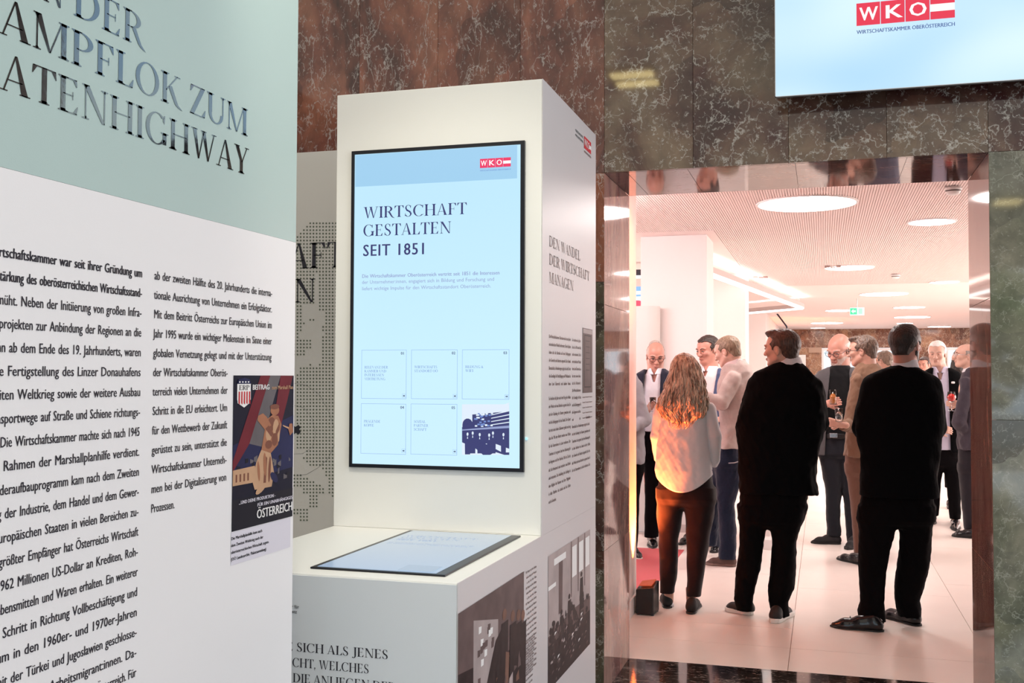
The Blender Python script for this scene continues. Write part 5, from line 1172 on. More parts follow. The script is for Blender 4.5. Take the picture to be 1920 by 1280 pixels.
# ================================================================== THE GUESTS
class Fig:
    def __init__(s, Y, x, label):
        s.Y = Y; b = onY(x, 1000, Y)
        s.e = empty('person', (b[0], Y, 0), label, 'person', None)
    def p(s, x, y, dy=0.0): return onY(x, y, s.Y + dy)
    def px(s, x=1500): P = s.p(x, 700); return float((P - EYE) @ FW) / FPX
    def rows(s, R, dy0=0.0, grow=0.0):
        out = []
        for r in R:
            y, xl, xr, hd = r[:4]; dy = (r[4] if len(r) > 4 else 0) + dy0
            a, b = s.p(xl, y, dy), s.p(xr, y, dy); out.append(((a[2] + b[2]) / 2, (a[0] + b[0]) / 2, s.Y + dy, abs(b[0] - a[0]) / 2 + grow, hd + grow))
        return out
    def bounds(s, rowsets, cones=(), pad=.05):
        lo = np.array([9e9] * 3); hi = -lo
        for rr in rowsets:
            for z, cx, cy, a, b in rr: lo = np.minimum(lo, (cx - a, cy - b, z)); hi = np.maximum(hi, (cx + a, cy + b, z))
        for c in cones:
            for (P, r) in c: lo = np.minimum(lo, P - r); hi = np.maximum(hi, P + r)
        return lo - pad, hi + pad
    def garment(s, name, mat, rowsets, *args, **kw):
        if name in ('trousers', 'jeans') and len(rowsets) > 1:      # the seat runs smoothly into the legs
            y, xl, xr, hd = rowsets[0][-1][:4]; q = .05 / s.px((xl + xr) / 2); w_ = (xr - xl)
            rowsets = [rowsets[0] + [(y + q * .5, xl + w_ * .05, xr - w_ * .05, hd * .86), (y + q, xl + w_ * .16, xr - w_ * .16, hd * .55)]] + rowsets[1:]
            kw.setdefault('k', .035)
        return s.garment_(name, mat, rowsets, *args, **kw)
    def garment_(s, name, mat, rowsets, arms=(), vox=.007, k=.02, wr=.0035, sc=16, seed=1, opening=None, cutfn=None, p=2.4, aniso=(1, 1, .6), ka=.014, parent=None):
        rs = [s.rows(r) for r in rowsets]; cs = [[(s.p(x, y, dy), rad) for (x, y, dy, rad) in a] for a in arms]
        lo, hi = s.bounds(rs, cs); v = Vol(lo, hi, vox)
        for r in rs: v.loft(r, k, p=p)
        for c in cs:
            for (a, ra), (b, rb) in zip(c[:-1], c[1:]): v.cone(a, b, ra, rb, ka)
            # sleeve ends cleanly at the cuff
        if wr: v.wrinkle(wr * 1.15, sc, seed, aniso); v.wrinkle(wr * .55, sc * 2.3, seed + 9, aniso)
        for c in cs:
            (a, ra), (b, rb) = c[-2], c[-1]; d = (b - a) / np.linalg.norm(b - a)
            def fn(X, Y, Z, b=b, d=d, rb=rb):
                t = (X - b[0]) * d[0] + (Y - b[1]) * d[1] + (Z - b[2]) * d[2]
                r = np.sqrt((X - b[0]) ** 2 + (Y - b[1]) ** 2 + (Z - b[2]) ** 2)
                return np.where(r < rb * 2.2, t, -1)
            v.cut(fn)
        if opening:
            O = s.rows(opening[0]); A = np.array(sorted(O))
            def fo(X, Y, Z):
                z = Z.ravel(); c = np.interp(z, A[:, 0], A[:, 1]).reshape(Z.shape); a = np.interp(z, A[:, 0], A[:, 3]).reshape(Z.shape)
                d = np.maximum(np.abs(X - c) - a, Y - (s.Y + opening[1])); d = np.maximum(d, np.maximum(A[0, 0] - Z, Z - A[-1, 0] - .3)); return -d
            v.cut(fo)
        if cutfn: v.cut(cutfn)
        return sdf_obj(name, v, mat, parent or s.e)
    def body(s, H, neck, mat, hip=None, ankles=(), arms=(), hands=(), vox=.0038, beard=False, ears=True, nose=1.0):
        """one mesh: detailed head and neck, shoulders, trunk, legs, arms and hands (mostly under the clothes)"""
        nk = s.p(*neck); vs = [H.build(nk, vox, beard, ears, nose)]
        hp = s.p(*hip); pts = [nk, hp] + [s.p(*a) for a in ankles] + [s.p(*q[:3]) for a in arms for q in a]
        lo = np.min(pts, axis=0) - .16; hi = np.max(pts, axis=0) + .14; lo[2] = max(.02, lo[2]); v = Vol(lo, hi, .011)
        v.cone(nk + np.array([0, 0, .02]), nk - np.array([0, 0, .06]), .050, .075, .03)
        v.ell(lerp(nk, hp, .28), (.125, .075, .17), .05); v.ell(lerp(nk, hp, .9), (.115, .075, .12), .05); v.cone(lerp(nk, hp, .3), lerp(nk, hp, .9), .08, .08, .05)
        for i, a in enumerate(ankles):
            A = s.p(*a); h0 = hp + np.array([.075 * (1 if A[0] > hp[0] else -1), 0, -.03]); v.cone(h0, lerp(h0, A, .5), .050, .034, .02); v.cone(lerp(h0, A, .5), A, .034, .026, .02)
        for a in arms:
            q = [s.p(*t[:3]) for t in a]; v.cone(lerp(nk, hp, .08), q[0], .05, .04, .04)
            for i in range(len(q) - 1): v.cone(q[i], q[i + 1], .036 - .008 * i, .030 - .006 * i, .02)
        vs.append(v)
        for hd in hands:
            w = s.p(*hd['w']); v = Vol(w - .22, w + .22, .0038); hand(v, w, hd['d'], hd['n'], hd.get('side', 1), hd.get('curl', .5), hd.get('s', 1.0))
            v.cone(w, w - np.array(hd['d']) / np.linalg.norm(hd['d']) * .05, .024, .027, .01); vs.append(v)
        return sdf_obj('body', vs, mat, s.e)
    def shoes(s, pairs, mat, sole_mat, **kw):
        for (h, t) in pairs: shoe(onZ(*h, 0), onZ(*t, 0), s.e, mat, sole_mat, **kw)
def collar(f, rows, mat, name='shirt_collar', vox=.005, vee=None):
    R = f.rows(rows); lo, hi = f.bounds([R], pad=.02); v = Vol(lo, hi, vox); v.loft(R, 0, p=2.0)
    if vee:
        xc = f.p(vee[0], vee[2])[0]; zb = f.p(vee[0], vee[2])[2]; zt = R[0][0] + .01; w_ = abs(f.p(vee[0] + vee[1] / 2, vee[2])[0] - xc); v.cut(lambda X, Y, Z: np.where(Y < f.Y + .01, np.clip((Z - zb) / (zt - zb), 0, 1.2) * w_ - np.abs(X - xc), -1))
    return sdf_obj(name, v, mat, f.e)
def head_of(f, cx, cy, hpx, yaw, pitch=0, roll=0, wide=1.0, dy=0.0):
    P = f.p(cx, cy, dy); k = float((P - EYE) @ FW) / FPX; return Head(P, hpx * k, yaw, pitch, roll, wide)
def beard_vol(H, t=.0035):
    v = H.vol(); E = lambda c, q: v.ell(H.P(*c), np.array([(q[0] + t) * H.w, q[1] + t, q[2] + t]) * H.k, .03 * H.k, 'u', H.R)
    E((0, -.030, -.038), (.056, .058, .064)); E((0, -.066, -.085), (.026, .024, .022))
    for sx in (-1, 1): v.cone(H.P(sx * .050, .0, -.045), H.P(sx * .028, -.058, -.085), (.020 + t) * H.k, (.015 + t) * H.k, .02)
    return v
def glass_vessel(c, h, r, lab, fill=None, stem=False, cat='glass'):
    e = empty('drinking_glass', (c[0], c[1], c[2] - h / 2), lab, cat)
    m = MB(); z0 = -h / 2
    if not stem: m.lathe(c, [(.001, z0), (r * .85, z0), (r * .9, z0 + h * .3), (r, h / 2), (r - .0015, h / 2), (r * .86, z0 + h * .3), (r * .78, z0 + .006), (.001, z0 + .006)], 20)
    else: m.lathe(c, [(.001, z0), (r * .75, z0), (r * .7, z0 + .003), (.004, z0 + .008), (.004, z0 + h * .42), (r * .7, z0 + h * .52), (r, z0 + h * .68), (r * .78, h / 2), (r * .76, h / 2), (r * .97, z0 + h * .68), (r * .66, z0 + h * .53), (.001, z0 + h * .45)], 20)
    m.build('bowl', M['glass'], e, smooth=True)
    if fill:
        m = MB()
        if not stem: m.lathe(c, [(.001, z0 + .007), (r * .77, z0 + .007), (r * .85, z0 + h * .3), (r * .89, z0 + h * .5), (.001, z0 + h * .5)], 20)
        else: m.lathe(c, [(.001, z0 + h * .46), (r * .64, z0 + h * .535), (r * .94, z0 + h * .68), (r * .92, z0 + h * .74), (.001, z0 + h * .74)], 20)
        m.build('drink', fill, e, smooth=False)
    return e
BLK = cloth('suit_black', (.0022, .0022, .003), .95, vary=.2, sheen=0.0, bump=.12); BLK2 = cloth('trousers_black', (.003, .0022, .0028), .95, vary=.2, sheen=0.0, bump=.12)
WHT = cloth('shirt_white', (.72, .70, .74), .8, sc=500, bump=.1, vary=.04); SHOE = plain('shoe_leather', (.009, .008, .010), .22); SOLEB = plain('sole_black', (.012, .010, .010), .6); SOLEW = plain('sole_white', (.78, .74, .70), .6)
NAVY = cloth('jacket_navy', (.022, .024, .040), .85)

# 1 --- man in black suit, nearest the right jamb, seen from behind
f = Fig(6.95, 1685, 'big man in black suit and black loafers, seen from behind, nearest the marble door jamb')
H = head_of(f, 1698, 648, 74, 152, 4, 0, 1.08)
f.body(H, (1697, 690, .0), SKR, hip=(1684, 925), ankles=((1636, 1150, -.02), (1704, 1145, .05)), arms=([(1636, 722, 0), (1616, 800, .03), (1650, 850, .22)], [(1745, 722, 0), (1756, 800, .03), (1722, 850, .22)]), hands=(dict(w=(1655, 853, .24), d=(.6, .5, -.2), n=(.3, -.3, -1), curl=.6), dict(w=(1716, 853, .24), d=(-.6, .5, -.2), n=(-.3, -.3, -1), side=-1, curl=.6)))
hb = hairm('hair_darkbrown', (.008, .005, .004), (.030, .017, .013), sc=(90, 90, 30))
sdf_obj('hair', H.hair('thick', top=.011, amp=.0013), hb, f.e)
v = beard_vol(H); v.wrinkle(.001, 200, 4)
v.cut(lambda X, Y, Z: (lambda x, y, z: np.maximum(z + .022 - .5 * np.maximum(0, -y - .02) * 0, np.where((np.abs(x) < .028) & (z > -.062) & (z < -.040) & (y < 0), .02, -1)))(*H.local(X, Y, Z))); sdf_obj('beard', v, hb, f.e)
H.eyes(f.e, BROW_D)
collar(f, [(674, 1676, 1720, .074, .002), (683, 1672, 1722, .078, .0), (696, 1668, 1726, .085, .0)], WHT)
f.garment('jacket', BLK, [[(686, 1670, 1720, .074), (692, 1652, 1729, .092), (700, 1634, 1744, .105), (712, 1622, 1758, .12), (735, 1615, 1767, .13), (770, 1608, 1770, .14), (805, 1603, 1770, .145), (850, 1611, 1765, .15), (900, 1612, 1759, .15), (930, 1611, 1761, .152)]],
          arms=([(1637, 722, 0, .068), (1616, 802, .04, .058), (1648, 850, .21, .042)], [(1746, 724, 0, .068), (1757, 802, .04, .056), (1724, 850, .21, .042)]), vox=.0058, wr=.004, seed=11)
f.garment('trousers', BLK2, [[(918, 1614, 1752, .12), (972, 1610, 1750, .118)], [(950, 1610, 1690, .105), (1033, 1610, 1668, .09), (1096, 1611, 1659, .078), (1128, 1613, 1657, .072), (1146, 1608, 1659, .076), (1165, 1611, 1661, .074, -.02)],
          [(950, 1682, 1751, .105, .02), (1002, 1688, 1748, .095, .03), (1055, 1683, 1743, .085, .05), (1099, 1678, 1733, .078, .06), (1125, 1678, 1725, .07, .06), (1140, 1680, 1728, .076, .06), (1155, 1685, 1727, .072, .06)]], vox=.0058, wr=.003, sc=22, seed=4)
f.shoes((((1658, 1184), (1556, 1174)), ((1726, 1174), (1652, 1153))), SHOE, SOLEB, w=1.15)
for (u0, u1) in ((.52, .58), (.62, .68)):
    a = lerp(onZ(1658, 1184, 0), onZ(1556, 1174, 0), u0); m = MB(); dd = onZ(1556, 1174, 0) - onZ(1658, 1184, 0); dd /= np.linalg.norm(dd); n_ = np.array([-dd[1], dd[0], 0])
    m.tube([a + n_ * .046 + np.array([0, 0, .035]), a + np.array([0, 0, .075]), a - n_ * .046 + np.array([0, 0, .035])], .0028, 6); m.build('shoe_strap', SHOE, f.e, smooth=True)

# 2 --- broad man in black suit with white-soled trainers
f = Fig(7.02, 1455, 'tall broad man in black suit and white-soled trainers, seen from behind, face turned aside')
H = head_of(f, 1465, 656, 73, -116, 2, 0, 1.05)
f.body(H, (1479, 694, 0), SKP, hip=(1452, 920), ankles=((1397, 1140, .02), (1462, 1146, 0)), arms=([(1416, 728, 0), (1396, 800, .05), (1425, 850, .24)], [(1528, 728, 0), (1537, 790, .05), (1500, 845, .24)]), hands=(dict(w=(1430, 855, .26), d=(.6, .5, -.2), n=(.3, -.3, -1), curl=.6), dict(w=(1495, 850, .26), d=(-.6, .5, -.2), n=(-.3, -.3, -1), side=-1, curl=.6)))
sdf_obj('hair', H.hair('quiff', top=.012, amp=.0016, seed=8), hairm('hair_brown', (.022, .010, .008), (.10, .052, .035)), f.e); H.eyes(f.e, BROW_D)
collar(f, [(669, 1459, 1501, .074, 0), (680, 1453, 1505, .082, 0), (697, 1446, 1512, .09, 0)], WHT)
f.garment('jacket', BLK, [[(679, 1456, 1502, .076), (688, 1436, 1512, .095), (698, 1416, 1522, .115), (715, 1407, 1536, .13), (742, 1397, 1549, .145), (775, 1384, 1550, .155), (800, 1380, 1546, .16), (830, 1383, 1537, .16), (870, 1385, 1532, .16), (900, 1386, 1531, .16), (924, 1387, 1534, .162)]],
          arms=([(1420, 725, 0, .072), (1398, 800, .05, .062), (1424, 848, .23, .045)], [(1524, 728, 0, .072), (1535, 795, .05, .060), (1502, 845, .23, .045)]), vox=.0058, wr=.0045, seed=21)
f.garment('trousers', BLK2, [[(915, 1389, 1516, .13), (975, 1386, 1504, .125)], [(950, 1386, 1442, .105), (1020, 1386, 1432, .092), (1067, 1381, 1424, .082), (1100, 1377, 1416, .078), (1122, 1376, 1413, .078), (1143, 1383, 1412, .062)],
          [(950, 1438, 1510, .105), (1015, 1447, 1494, .092), (1060, 1446, 1492, .086), (1100, 1441, 1490, .078), (1126, 1441, 1479, .074), (1153, 1447, 1480, .066, -.01)]], vox=.0058, wr=.0035, sc=24, seed=5)
f.shoes((((1411, 1153), (1360, 1143)), ((1449, 1169), (1484, 1148))), plain('trainer_black', (.02, .017, .018), .7), SOLEW, w=1.12, sole=.030)

# 3 --- woman with long wavy hair
f = Fig(7.10, 1283, 'woman with long wavy dark-blonde hair, white blouse and cropped dark trousers, seen from behind')
H = head_of(f, 1283, 700, 62, 180, 4)
f.body(H, (1283, 744, 0), SK, hip=(1284, 905), ankles=((1254, 1132, .06), (1296, 1138, .02)), arms=([(1250, 776, .01), (1234, 826, .02), (1248, 868, .2)], [(1316, 776, .01), (1338, 826, .01), (1326, 866, .17)]), hands=(dict(w=(1255, 872, .22), d=(.5, .6, -.1), n=(.3, -.2, -1), curl=.6, s=.9), dict(w=(1320, 868, .2), d=(-.5, .6, -.1), n=(-.3, -.2, -1), side=-1, curl=.6, s=.9)))
for (x, y, dy) in ((1254, 1120, .06), (1296, 1126, .02)):
    P = f.p(x, y, dy); m = MB(); m.tube([P + np.array([0, 0, -.06]), P + np.array([0, 0, -.028])], [.034, .031], 16); m.build('sock', WHT, f.e, smooth=True)
    vv = Vol(P - .1, P + .1, .005); vv.cone(P + np.array([0, 0, -.05]), P + np.array([0, 0, .08]), .030, .036, .01); sdf_obj('ankle', vv, SK, f.e)
hx = f.p(1232, 895)[0], f.p(1283, 920)[0], f.p(1338, 889)[0]; hz = f.p(1232, 893)[2], f.p(1283, 920)[2], f.p(1338, 888)[2]
cf = np.polyfit(hx, hz, 2)
f.garment('blouse', cloth('blouse_white', (.62, .60, .62), .75, sc=300, bump=.15, vary=.03), [[(744, 1264, 1302, .06), (752, 1246, 1320, .085), (760, 1238, 1329, .10), (780, 1238, 1330, .112), (805, 1237, 1330, .115), (830, 1234, 1331, .12), (860, 1230, 1334, .125), (880, 1229, 1337, .128), (900, 1231, 1338, .128), (928, 1236, 1334, .125)]],
          arms=([(1240, 768, 0, .052), (1232, 818, .0, .046), (1236, 862, .10, .034)], [(1328, 768, 0, .052), (1339, 818, -.01, .048), (1339, 862, .03, .038), (1336, 872, .045, .034)]), vox=.0052, wr=.0024, sc=15, ka=.005, seed=7, cutfn=lambda X, Y, Z: (cf[0] * X ** 2 + cf[1] * X + cf[2]) - Z + 0 * Y, aniso=(1.7, 1, .35))
f.garment('trousers', cloth('trousers_brownblack', (.016, .008, .009), .85), [[(884, 1238, 1334, .11), (934, 1233, 1340, .112)], [(915, 1232, 1284, .095), (960, 1232, 1280, .088), (1010, 1236, 1272, .078), (1072, 1237, 1270, .066), (1111, 1238, 1265, .056, .02)],
          [(915, 1280, 1340, .095), (960, 1285, 1339, .088), (1000, 1287, 1332, .08), (1060, 1288, 1322, .066), (1116, 1288, 1314, .056)]], vox=.0055, wr=.0025, sc=20, seed=9)
f.shoes((((1252, 1141), (1248, 1121)), ((1294, 1152), (1307, 1131))), plain('slipon_black', (.010, .009, .010), .8), SOLEB, w=1.0, high=.055)
hw = hairm('hair_blonde_waves', (.15, .085, .055), (.80, .62, .47), sc=(30, 30, 3.0), rough=.4)
hr = [(662, 1277, 1289, .03, .0), (667, 1268, 1298, .07, .0), (680, 1261, 1307, .095, .0), (695, 1257, 1313, .10, -.01), (712, 1253, 1318, .10, -.02), (732, 1247, 1322, .095, -.03), (750, 1238, 1325, .09, -.05), (765, 1235, 1326, .085, -.055), (780, 1243, 1318, .075, -.06), (792, 1254, 1304, .06, -.07)]
R_ = f.rows(hr); lo, hi = f.bounds([R_]); v = Vol(lo, hi, .006); v.loft(R_, .02, p=2.1); v.wrinkle(.006, 60, 3, (1, 1, .22)); sdf_obj('hair', v, hw, f.e)
A = np.array(sorted(R_)); m = MB(); r2 = np.random.default_rng(5)
ztop = A[-1, 0]
for i in range(190):
    th = r2.uniform(-.15, math.pi + .15) + math.pi if i % 8 else r2.uniform(0, 6.28); zend = f.p(1283, r2.uniform(772, 803))[2]; A1 = r2.uniform(.006, .016); ph = r2.uniform(0, 6.28); fr = r2.uniform(38, 60); ro = r2.uniform(.93, 1.04); pts = []; rad = []
    for j in range(26):
        t = j / 25; z = ztop - .004 - (ztop - zend) * t
        g = [np.interp(z, A[:, 0], A[:, q]) for q in range(1, 5)]
        grow = min(1, (ztop - z) / .25); x = g[0] + math.cos(th) * g[2] * ro + A1 * grow * math.sin(fr * z + ph); y = g[1] + math.sin(th) * g[3] * ro + A1 * .6 * grow * math.cos(fr * z + ph * 1.7)
        pts.append((x, y, z)); rad.append(.0065 * (1 - .75 * max(0, t - .6) / .4) * (.35 + .65 * min(1, t * 6)))
    m.tube(pts, rad, 5)
lk = m.build('hair_locks', hw, f.e, smooth=True); tag(lk, kind='stuff')

# 4 --- man in the beige jacket and jeans
f = Fig(8.86, 1368, 'man in beige jacket, dark jeans and brown shoes looking down beside the long-haired woman')
H = head_of(f, 1364, 660, 57, -112, 20, 0, 1.0)
f.body(H, (1380, 692, 0), SKP, hip=(1368, 840), ankles=((1356, 905, .06), (1366, 1045, 0)), arms=([(1374, 712, -.1), (1350, 756, -.18), (1322, 744, -.2)], [(1374, 712, .12), (1350, 760, .2), (1322, 750, .2)]), hands=(dict(w=(1318, 743, -.2), d=(-1, 0, .1), n=(0, .2, -1), curl=.7), dict(w=(1318, 749, .2), d=(-1, 0, .1), n=(0, -.2, -1), side=-1, curl=.7)))
sdf_obj('hair', H.hair('short', top=.007, amp=.0015), hairm('hair_sandy', (.12, .075, .045), (.34, .24, .16)), f.e); H.eyes(f.e, BROW_G)
collar(f, [(672, 1364, 1391, .07, 0), (680, 1358, 1394, .08, 0), (692, 1352, 1400, .095, 0)], cloth('collar_pink', (.70, .55, .55)))
f.garment('jacket', cloth('jacket_beige', (.46, .37, .34), .9, sc=260, bump=.35, vary=.12), [[(676, 1368, 1396, .06), (684, 1356, 1403, .09), (697, 1350, 1409, .12), (720, 1346, 1413, .14), (745, 1345, 1412, .145), (770, 1347, 1404, .145), (800, 1350, 1394, .15), (822, 1351, 1388, .15), (838, 1350, 1386, .152)]],
          arms=([(1376, 710, -.10, .068), (1354, 755, -.18, .060), (1324, 744, -.20, .042)], [(1376, 710, .12, .065), (1352, 757, .2, .055), (1326, 748, .2, .042)]), vox=.0062, wr=.0065, ka=.006, seed=31)
f.garment('jeans', cloth('jeans_navy', (.011, .016, .034), .85, sc=300, bump=.3, vary=.25), [[(832, 1350, 1386, .12), (868, 1342, 1391, .125)], [(860, 1342, 1391, .105), (900, 1342, 1390, .10), (942, 1345, 1378, .09), (1015, 1350, 1381, .08), (1046, 1347, 1381, .078)],
          [(860, 1338, 1380, .10, .05), (940, 1327, 1352, .085, .25), (1022, 1326, 1344, .075, .40)]], vox=.007, wr=.004, sc=26, seed=8)
m = MB(); a, b = f.p(1366, 868, -.135), f.p(1388, 864, -.115); m.tube([a, lerp(a, b, .5) + np.array([0, 0, -.006]), b], .005, 6); m.build('pocket_stitching', plain('stitch', (.28, .26, .28), .7), f.e)
f.shoes((((1380, 1062), (1322, 1058)), ((1346, 1024), (1322, 1024))), plain('suede_brown', (.11, .065, .055), .85), plain('sole_tan', (.20, .13, .11), .7), w=1.1, sole=.022)

# 5 --- man facing us in white shirt and blue jacket
f = Fig(9.7, 1328, 'dark-haired man in a white shirt and blue jacket, half hidden behind the man in beige')
H = head_of(f, 1327, 657, 54, -38, 12, 0, .96)
f.body(H, (1332, 694, 0), SKR, hip=(1328, 840), ankles=((1302, 1005, .1), (1344, 1018, -.1)), arms=([(1305, 715, 0), (1300, 780, 0), (1318, 790, -.2)], [(1356, 715, 0), (1358, 780, 0), (1340, 790, -.2)]))
sdf_obj('hair', H.hair('short', top=.009), hairm('hair_black', (.015, .009, .008), (.06, .04, .032)), f.e); H.eyes(f.e, BROW_D)
SHW = [[(686, 1320, 1344, .07), (694, 1310, 1350, .10), (706, 1303, 1355, .12), (740, 1301, 1357, .13), (800, 1303, 1355, .13), (842, 1304, 1352, .13)]]
f.garment('shirt', cloth('shirt_pinkwhite', (.78, .70, .70), .75), SHW, vox=.007, wr=.003, opening=([(684, 1317, 1334, .1), (706, 1322, 1325, .1)], 0.0), arms=([(1308, 712, 0, .052), (1301, 775, 0, .046), (1316, 788, -.2, .036)],))
collar(f, [(686, 1317, 1346, .075, .0), (696, 1312, 1351, .10, .0)], WHT, vee=(1325, 13, 698))
f.garment('jacket', cloth('jacket_blue', (.07, .09, .17)), [[(690, 1318, 1352, .09), (700, 1306, 1358, .125), (740, 1302, 1361, .145), (842, 1302, 1358, .15)]], vox=.008, opening=([(688, 1296, 1347, .1), (700, 1296, 1346, .1), (740, 1292, 1340, .1), (850, 1296, 1338, .1)], 0.02))
f.garment('trousers', NAVY, [[(836, 1305, 1351, .12), (870, 1303, 1352, .12)], [(862, 1292, 1326, .09, .05), (1012, 1292, 1312, .07, .1)], [(862, 1328, 1352, .09), (1024, 1334, 1352, .07, -.15)]], vox=.009)
f.shoes((((1300, 1012), (1274, 1022)), ((1350, 1028), (1336, 1037))), SHOE, SOLEB)

# 6 --- bespectacled man in navy jacket
f = Fig(9.72, 1228, 'balding man with dark-rimmed glasses, navy jacket and pale open shirt before the white pillar')
H = head_of(f, 1229, 668, 57, 14, 20, 0, .90)
f.body(H, (1229, 698, .03), SKR, hip=(1226, 830), ankles=((1221, 1005, -.02), (1248, 1005, .1)), arms=([(1198, 715, 0), (1192, 780, -.02), (1214, 770, -.22)], [(1256, 715, 0), (1262, 780, 0), (1246, 770, -.22)]), hands=(dict(w=(1214, 770, -.24), d=(.4, -.5, .5), n=(.9, .2, .3), curl=.8),))
sdf_obj('hair', H.hair('thin', top=.005, amp=.001), hairm('hair_grey', (.30, .24, .21), (.60, .52, .46)), f.e); H.eyes(f.e, BROW_D); H.glasses(f.e, M['black_frame'], .0016)
f.garment('shirt', WHT, [[(697, 1218, 1241, .065), (702, 1209, 1249, .10), (730, 1203, 1254, .125), (780, 1204, 1252, .13), (808, 1206, 1250, .13)]], vox=.007, wr=.003, opening=([(696, 1222, 1236, .1), (716, 1227, 1231, .1)], 0.0))
collar(f, [(690, 1217, 1243, .075, .0), (702, 1210, 1249, .105, -.005)], WHT, vee=(1229, 14, 705))
f.garment('jacket', NAVY, [[(692, 1208, 1248, .09), (700, 1193, 1260, .12), (730, 1187, 1266, .145), (800, 1190, 1262, .15), (852, 1190, 1260, .152)]], vox=.008, arms=([(1198, 714, 0, .06), (1192, 778, -.02, .055), (1211, 771, -.2, .042)],), opening=([(686, 1214, 1243, .1), (700, 1211, 1242, .1), (740, 1207, 1241, .1), (855, 1206, 1240, .1)], 0.02))
f.garment('trousers', BLK2, [[(802, 1204, 1252, .12), (850, 1204, 1256, .12)], [(845, 1206, 1236, .09), (900, 1209, 1236, .085), (1006, 1209, 1234, .072, -.02)], [(845, 1228, 1256, .09), (1006, 1238, 1258, .072, .1)]], vox=.008, wr=.003)
f.shoes((((1221, 1008), (1224, 1029)), ((1250, 1000), (1254, 1018))), SHOE, SOLEB, w=1.1)
c = f.p(1224, 758, -.30); glass_vessel(c, .13, .03, 'clear glass held before the pale shirt of the balding man by the pillar')

# 7 --- person in the grey jacket at the jamb
f = Fig(9.2, 1168, 'person in a mid-grey jacket, all but the sleeve and hip hidden by the side wall')
H = head_of(f, 1160, 664, 52, 40, 5)
f.body(H, (1163, 694, 0), SK, hip=(1172, 850), ankles=((1158, 1025, 0), (1182, 1030, 0)), arms=([(1196, 722, 0), (1210, 790, -.02), (1180, 800, -.2)],))
sdf_obj('hair', H.hair('short'), hb, f.e); H.eyes(f.e, BROW_D)
f.garment('jacket', cloth('jacket_grey', (.26, .25, .27), .85, vary=.15), [[(692, 1148, 1180, .08), (700, 1138, 1192, .11), (716, 1132, 1201, .13), (760, 1130, 1207, .14), (820, 1134, 1208, .145), (868, 1138, 1210, .15)]], arms=([(1190, 722, -.02, .062), (1209, 788, -.05, .060), (1180, 806, -.2, .045)],), vox=.0068, wr=.006, seed=3, ka=.006)
f.garment('trousers', BLK2, [[(860, 1142, 1208, .12), (884, 1144, 1205, .12)], [(875, 1170, 1207, .09), (915, 1166, 1200, .085), (1032, 1172, 1194, .07)], [(875, 1144, 1176, .09), (1030, 1146, 1168, .07)]], vox=.009)
f.shoes((((1183, 1040), (1200, 1049)), ((1158, 1040), (1162, 1054))), SHOE, SOLEW)

# 8 --- bald man with glasses and grey beard
f = Fig(10.35, 1570, 'bald man with glasses and stubble, grey jacket over black tee, holding amber beer')
H = head_of(f, 1573, 657, 61, -30, 22, 3, .88)
f.body(H, (1577, 690, .03), SKR, hip=(1572, 835), ankles=((1563, 1000, 0), (1598, 1010, .05)), arms=([(1530, 718, 0), (1530, 776, -.05), (1551, 758, -.26)], [(1618, 718, 0), (1622, 780, .05), (1600, 800, -.1)]), hands=(dict(w=(1551, 757, -.26), d=(.9, -.25, .25), n=(.2, .9, .0), side=-1, curl=.75, s=1.05),))
hg = hairm('hair_white', (.45, .38, .33), (.82, .74, .68)); sdf_obj('hair', H.hair('fringe', top=.004, amp=.001), hg, f.e); H.eyes(f.e, BROW_G)
H.glasses(f.e, M['black_frame'], .0018)
v = beard_vol(H); v.wrinkle(.0004, 200, 4)
v.cut(lambda X, Y, Z: (lambda x, y, z: np.maximum(z + .030, np.where((np.abs(x) < .024) & (z > -.064) & (y < 0), .02, -1)))(*H.local(X, Y, Z))); sdf_obj('beard', v, hairm('beard_grey', (.46, .32, .27), (.62, .48, .43), sc=(60, 60, 60)), f.e)
TEE = cloth('tee_black', (.008, .008, .009), .85, vary=.2)
f.garment('t_shirt', TEE, [[(684, 1560, 1592, .08, -.01), (692, 1550, 1600, .11), (705, 1538, 1608, .13), (740, 1534, 1611, .15), (800, 1535, 1609, .155), (822, 1537, 1606, .15)]], vox=.0075, wr=.004)
f.garment('jacket', cloth('jacket_charcoal', (.095, .09, .095), .85, vary=.15), [[(688, 1552, 1602, .09), (696, 1534, 1610, .12), (708, 1522, 1620, .14), (740, 1515, 1627, .16), (800, 1518, 1624, .165), (852, 1524, 1616, .165)]], vox=.0075, arms=([(1530, 716, 0, .064), (1529, 774, -.05, .058), (1547, 760, -.22, .042)], [(1614, 716, 0, .064), (1620, 780, .05, .058), (1602, 800, -.1, .042)]),
          opening=([(680, 1556, 1594, .1), (700, 1556, 1592, .1), (740, 1552, 1594, .1), (860, 1546, 1600, .1)], 0.03))
f.garment('belt', plain('belt_leather', (.015, .012, .012), .4), [[(811, 1537, 1606, .153), (821, 1537, 1606, .153)]], vox=.006, wr=0)
P = f.p(1563, 816, -.165); m = MB(); m.box(P[0] - .035, P[0] + .035, P[1] - .01, P[1] + .006, P[2] - .022, P[2] + .022); m.build('belt_buckle', plain('buckle', (.35, .33, .33), .25, metal=1.0), f.e, bevel=.004)
f.garment('trousers', cloth('trousers_slate', (.014, .015, .020), .85, vary=.2), [[(816, 1538, 1605, .14), (850, 1533, 1606, .14)], [(842, 1532, 1578, .11), (880, 1540, 1578, .10), (917, 1548, 1577, .09), (975, 1549, 1575, .08), (990, 1551, 1577, .085), (1003, 1550, 1577, .08)], [(842, 1572, 1607, .105), (940, 1582, 1610, .09, .03), (1014, 1588, 1608, .075, .0)]], vox=.0075, wr=.003, sc=24)
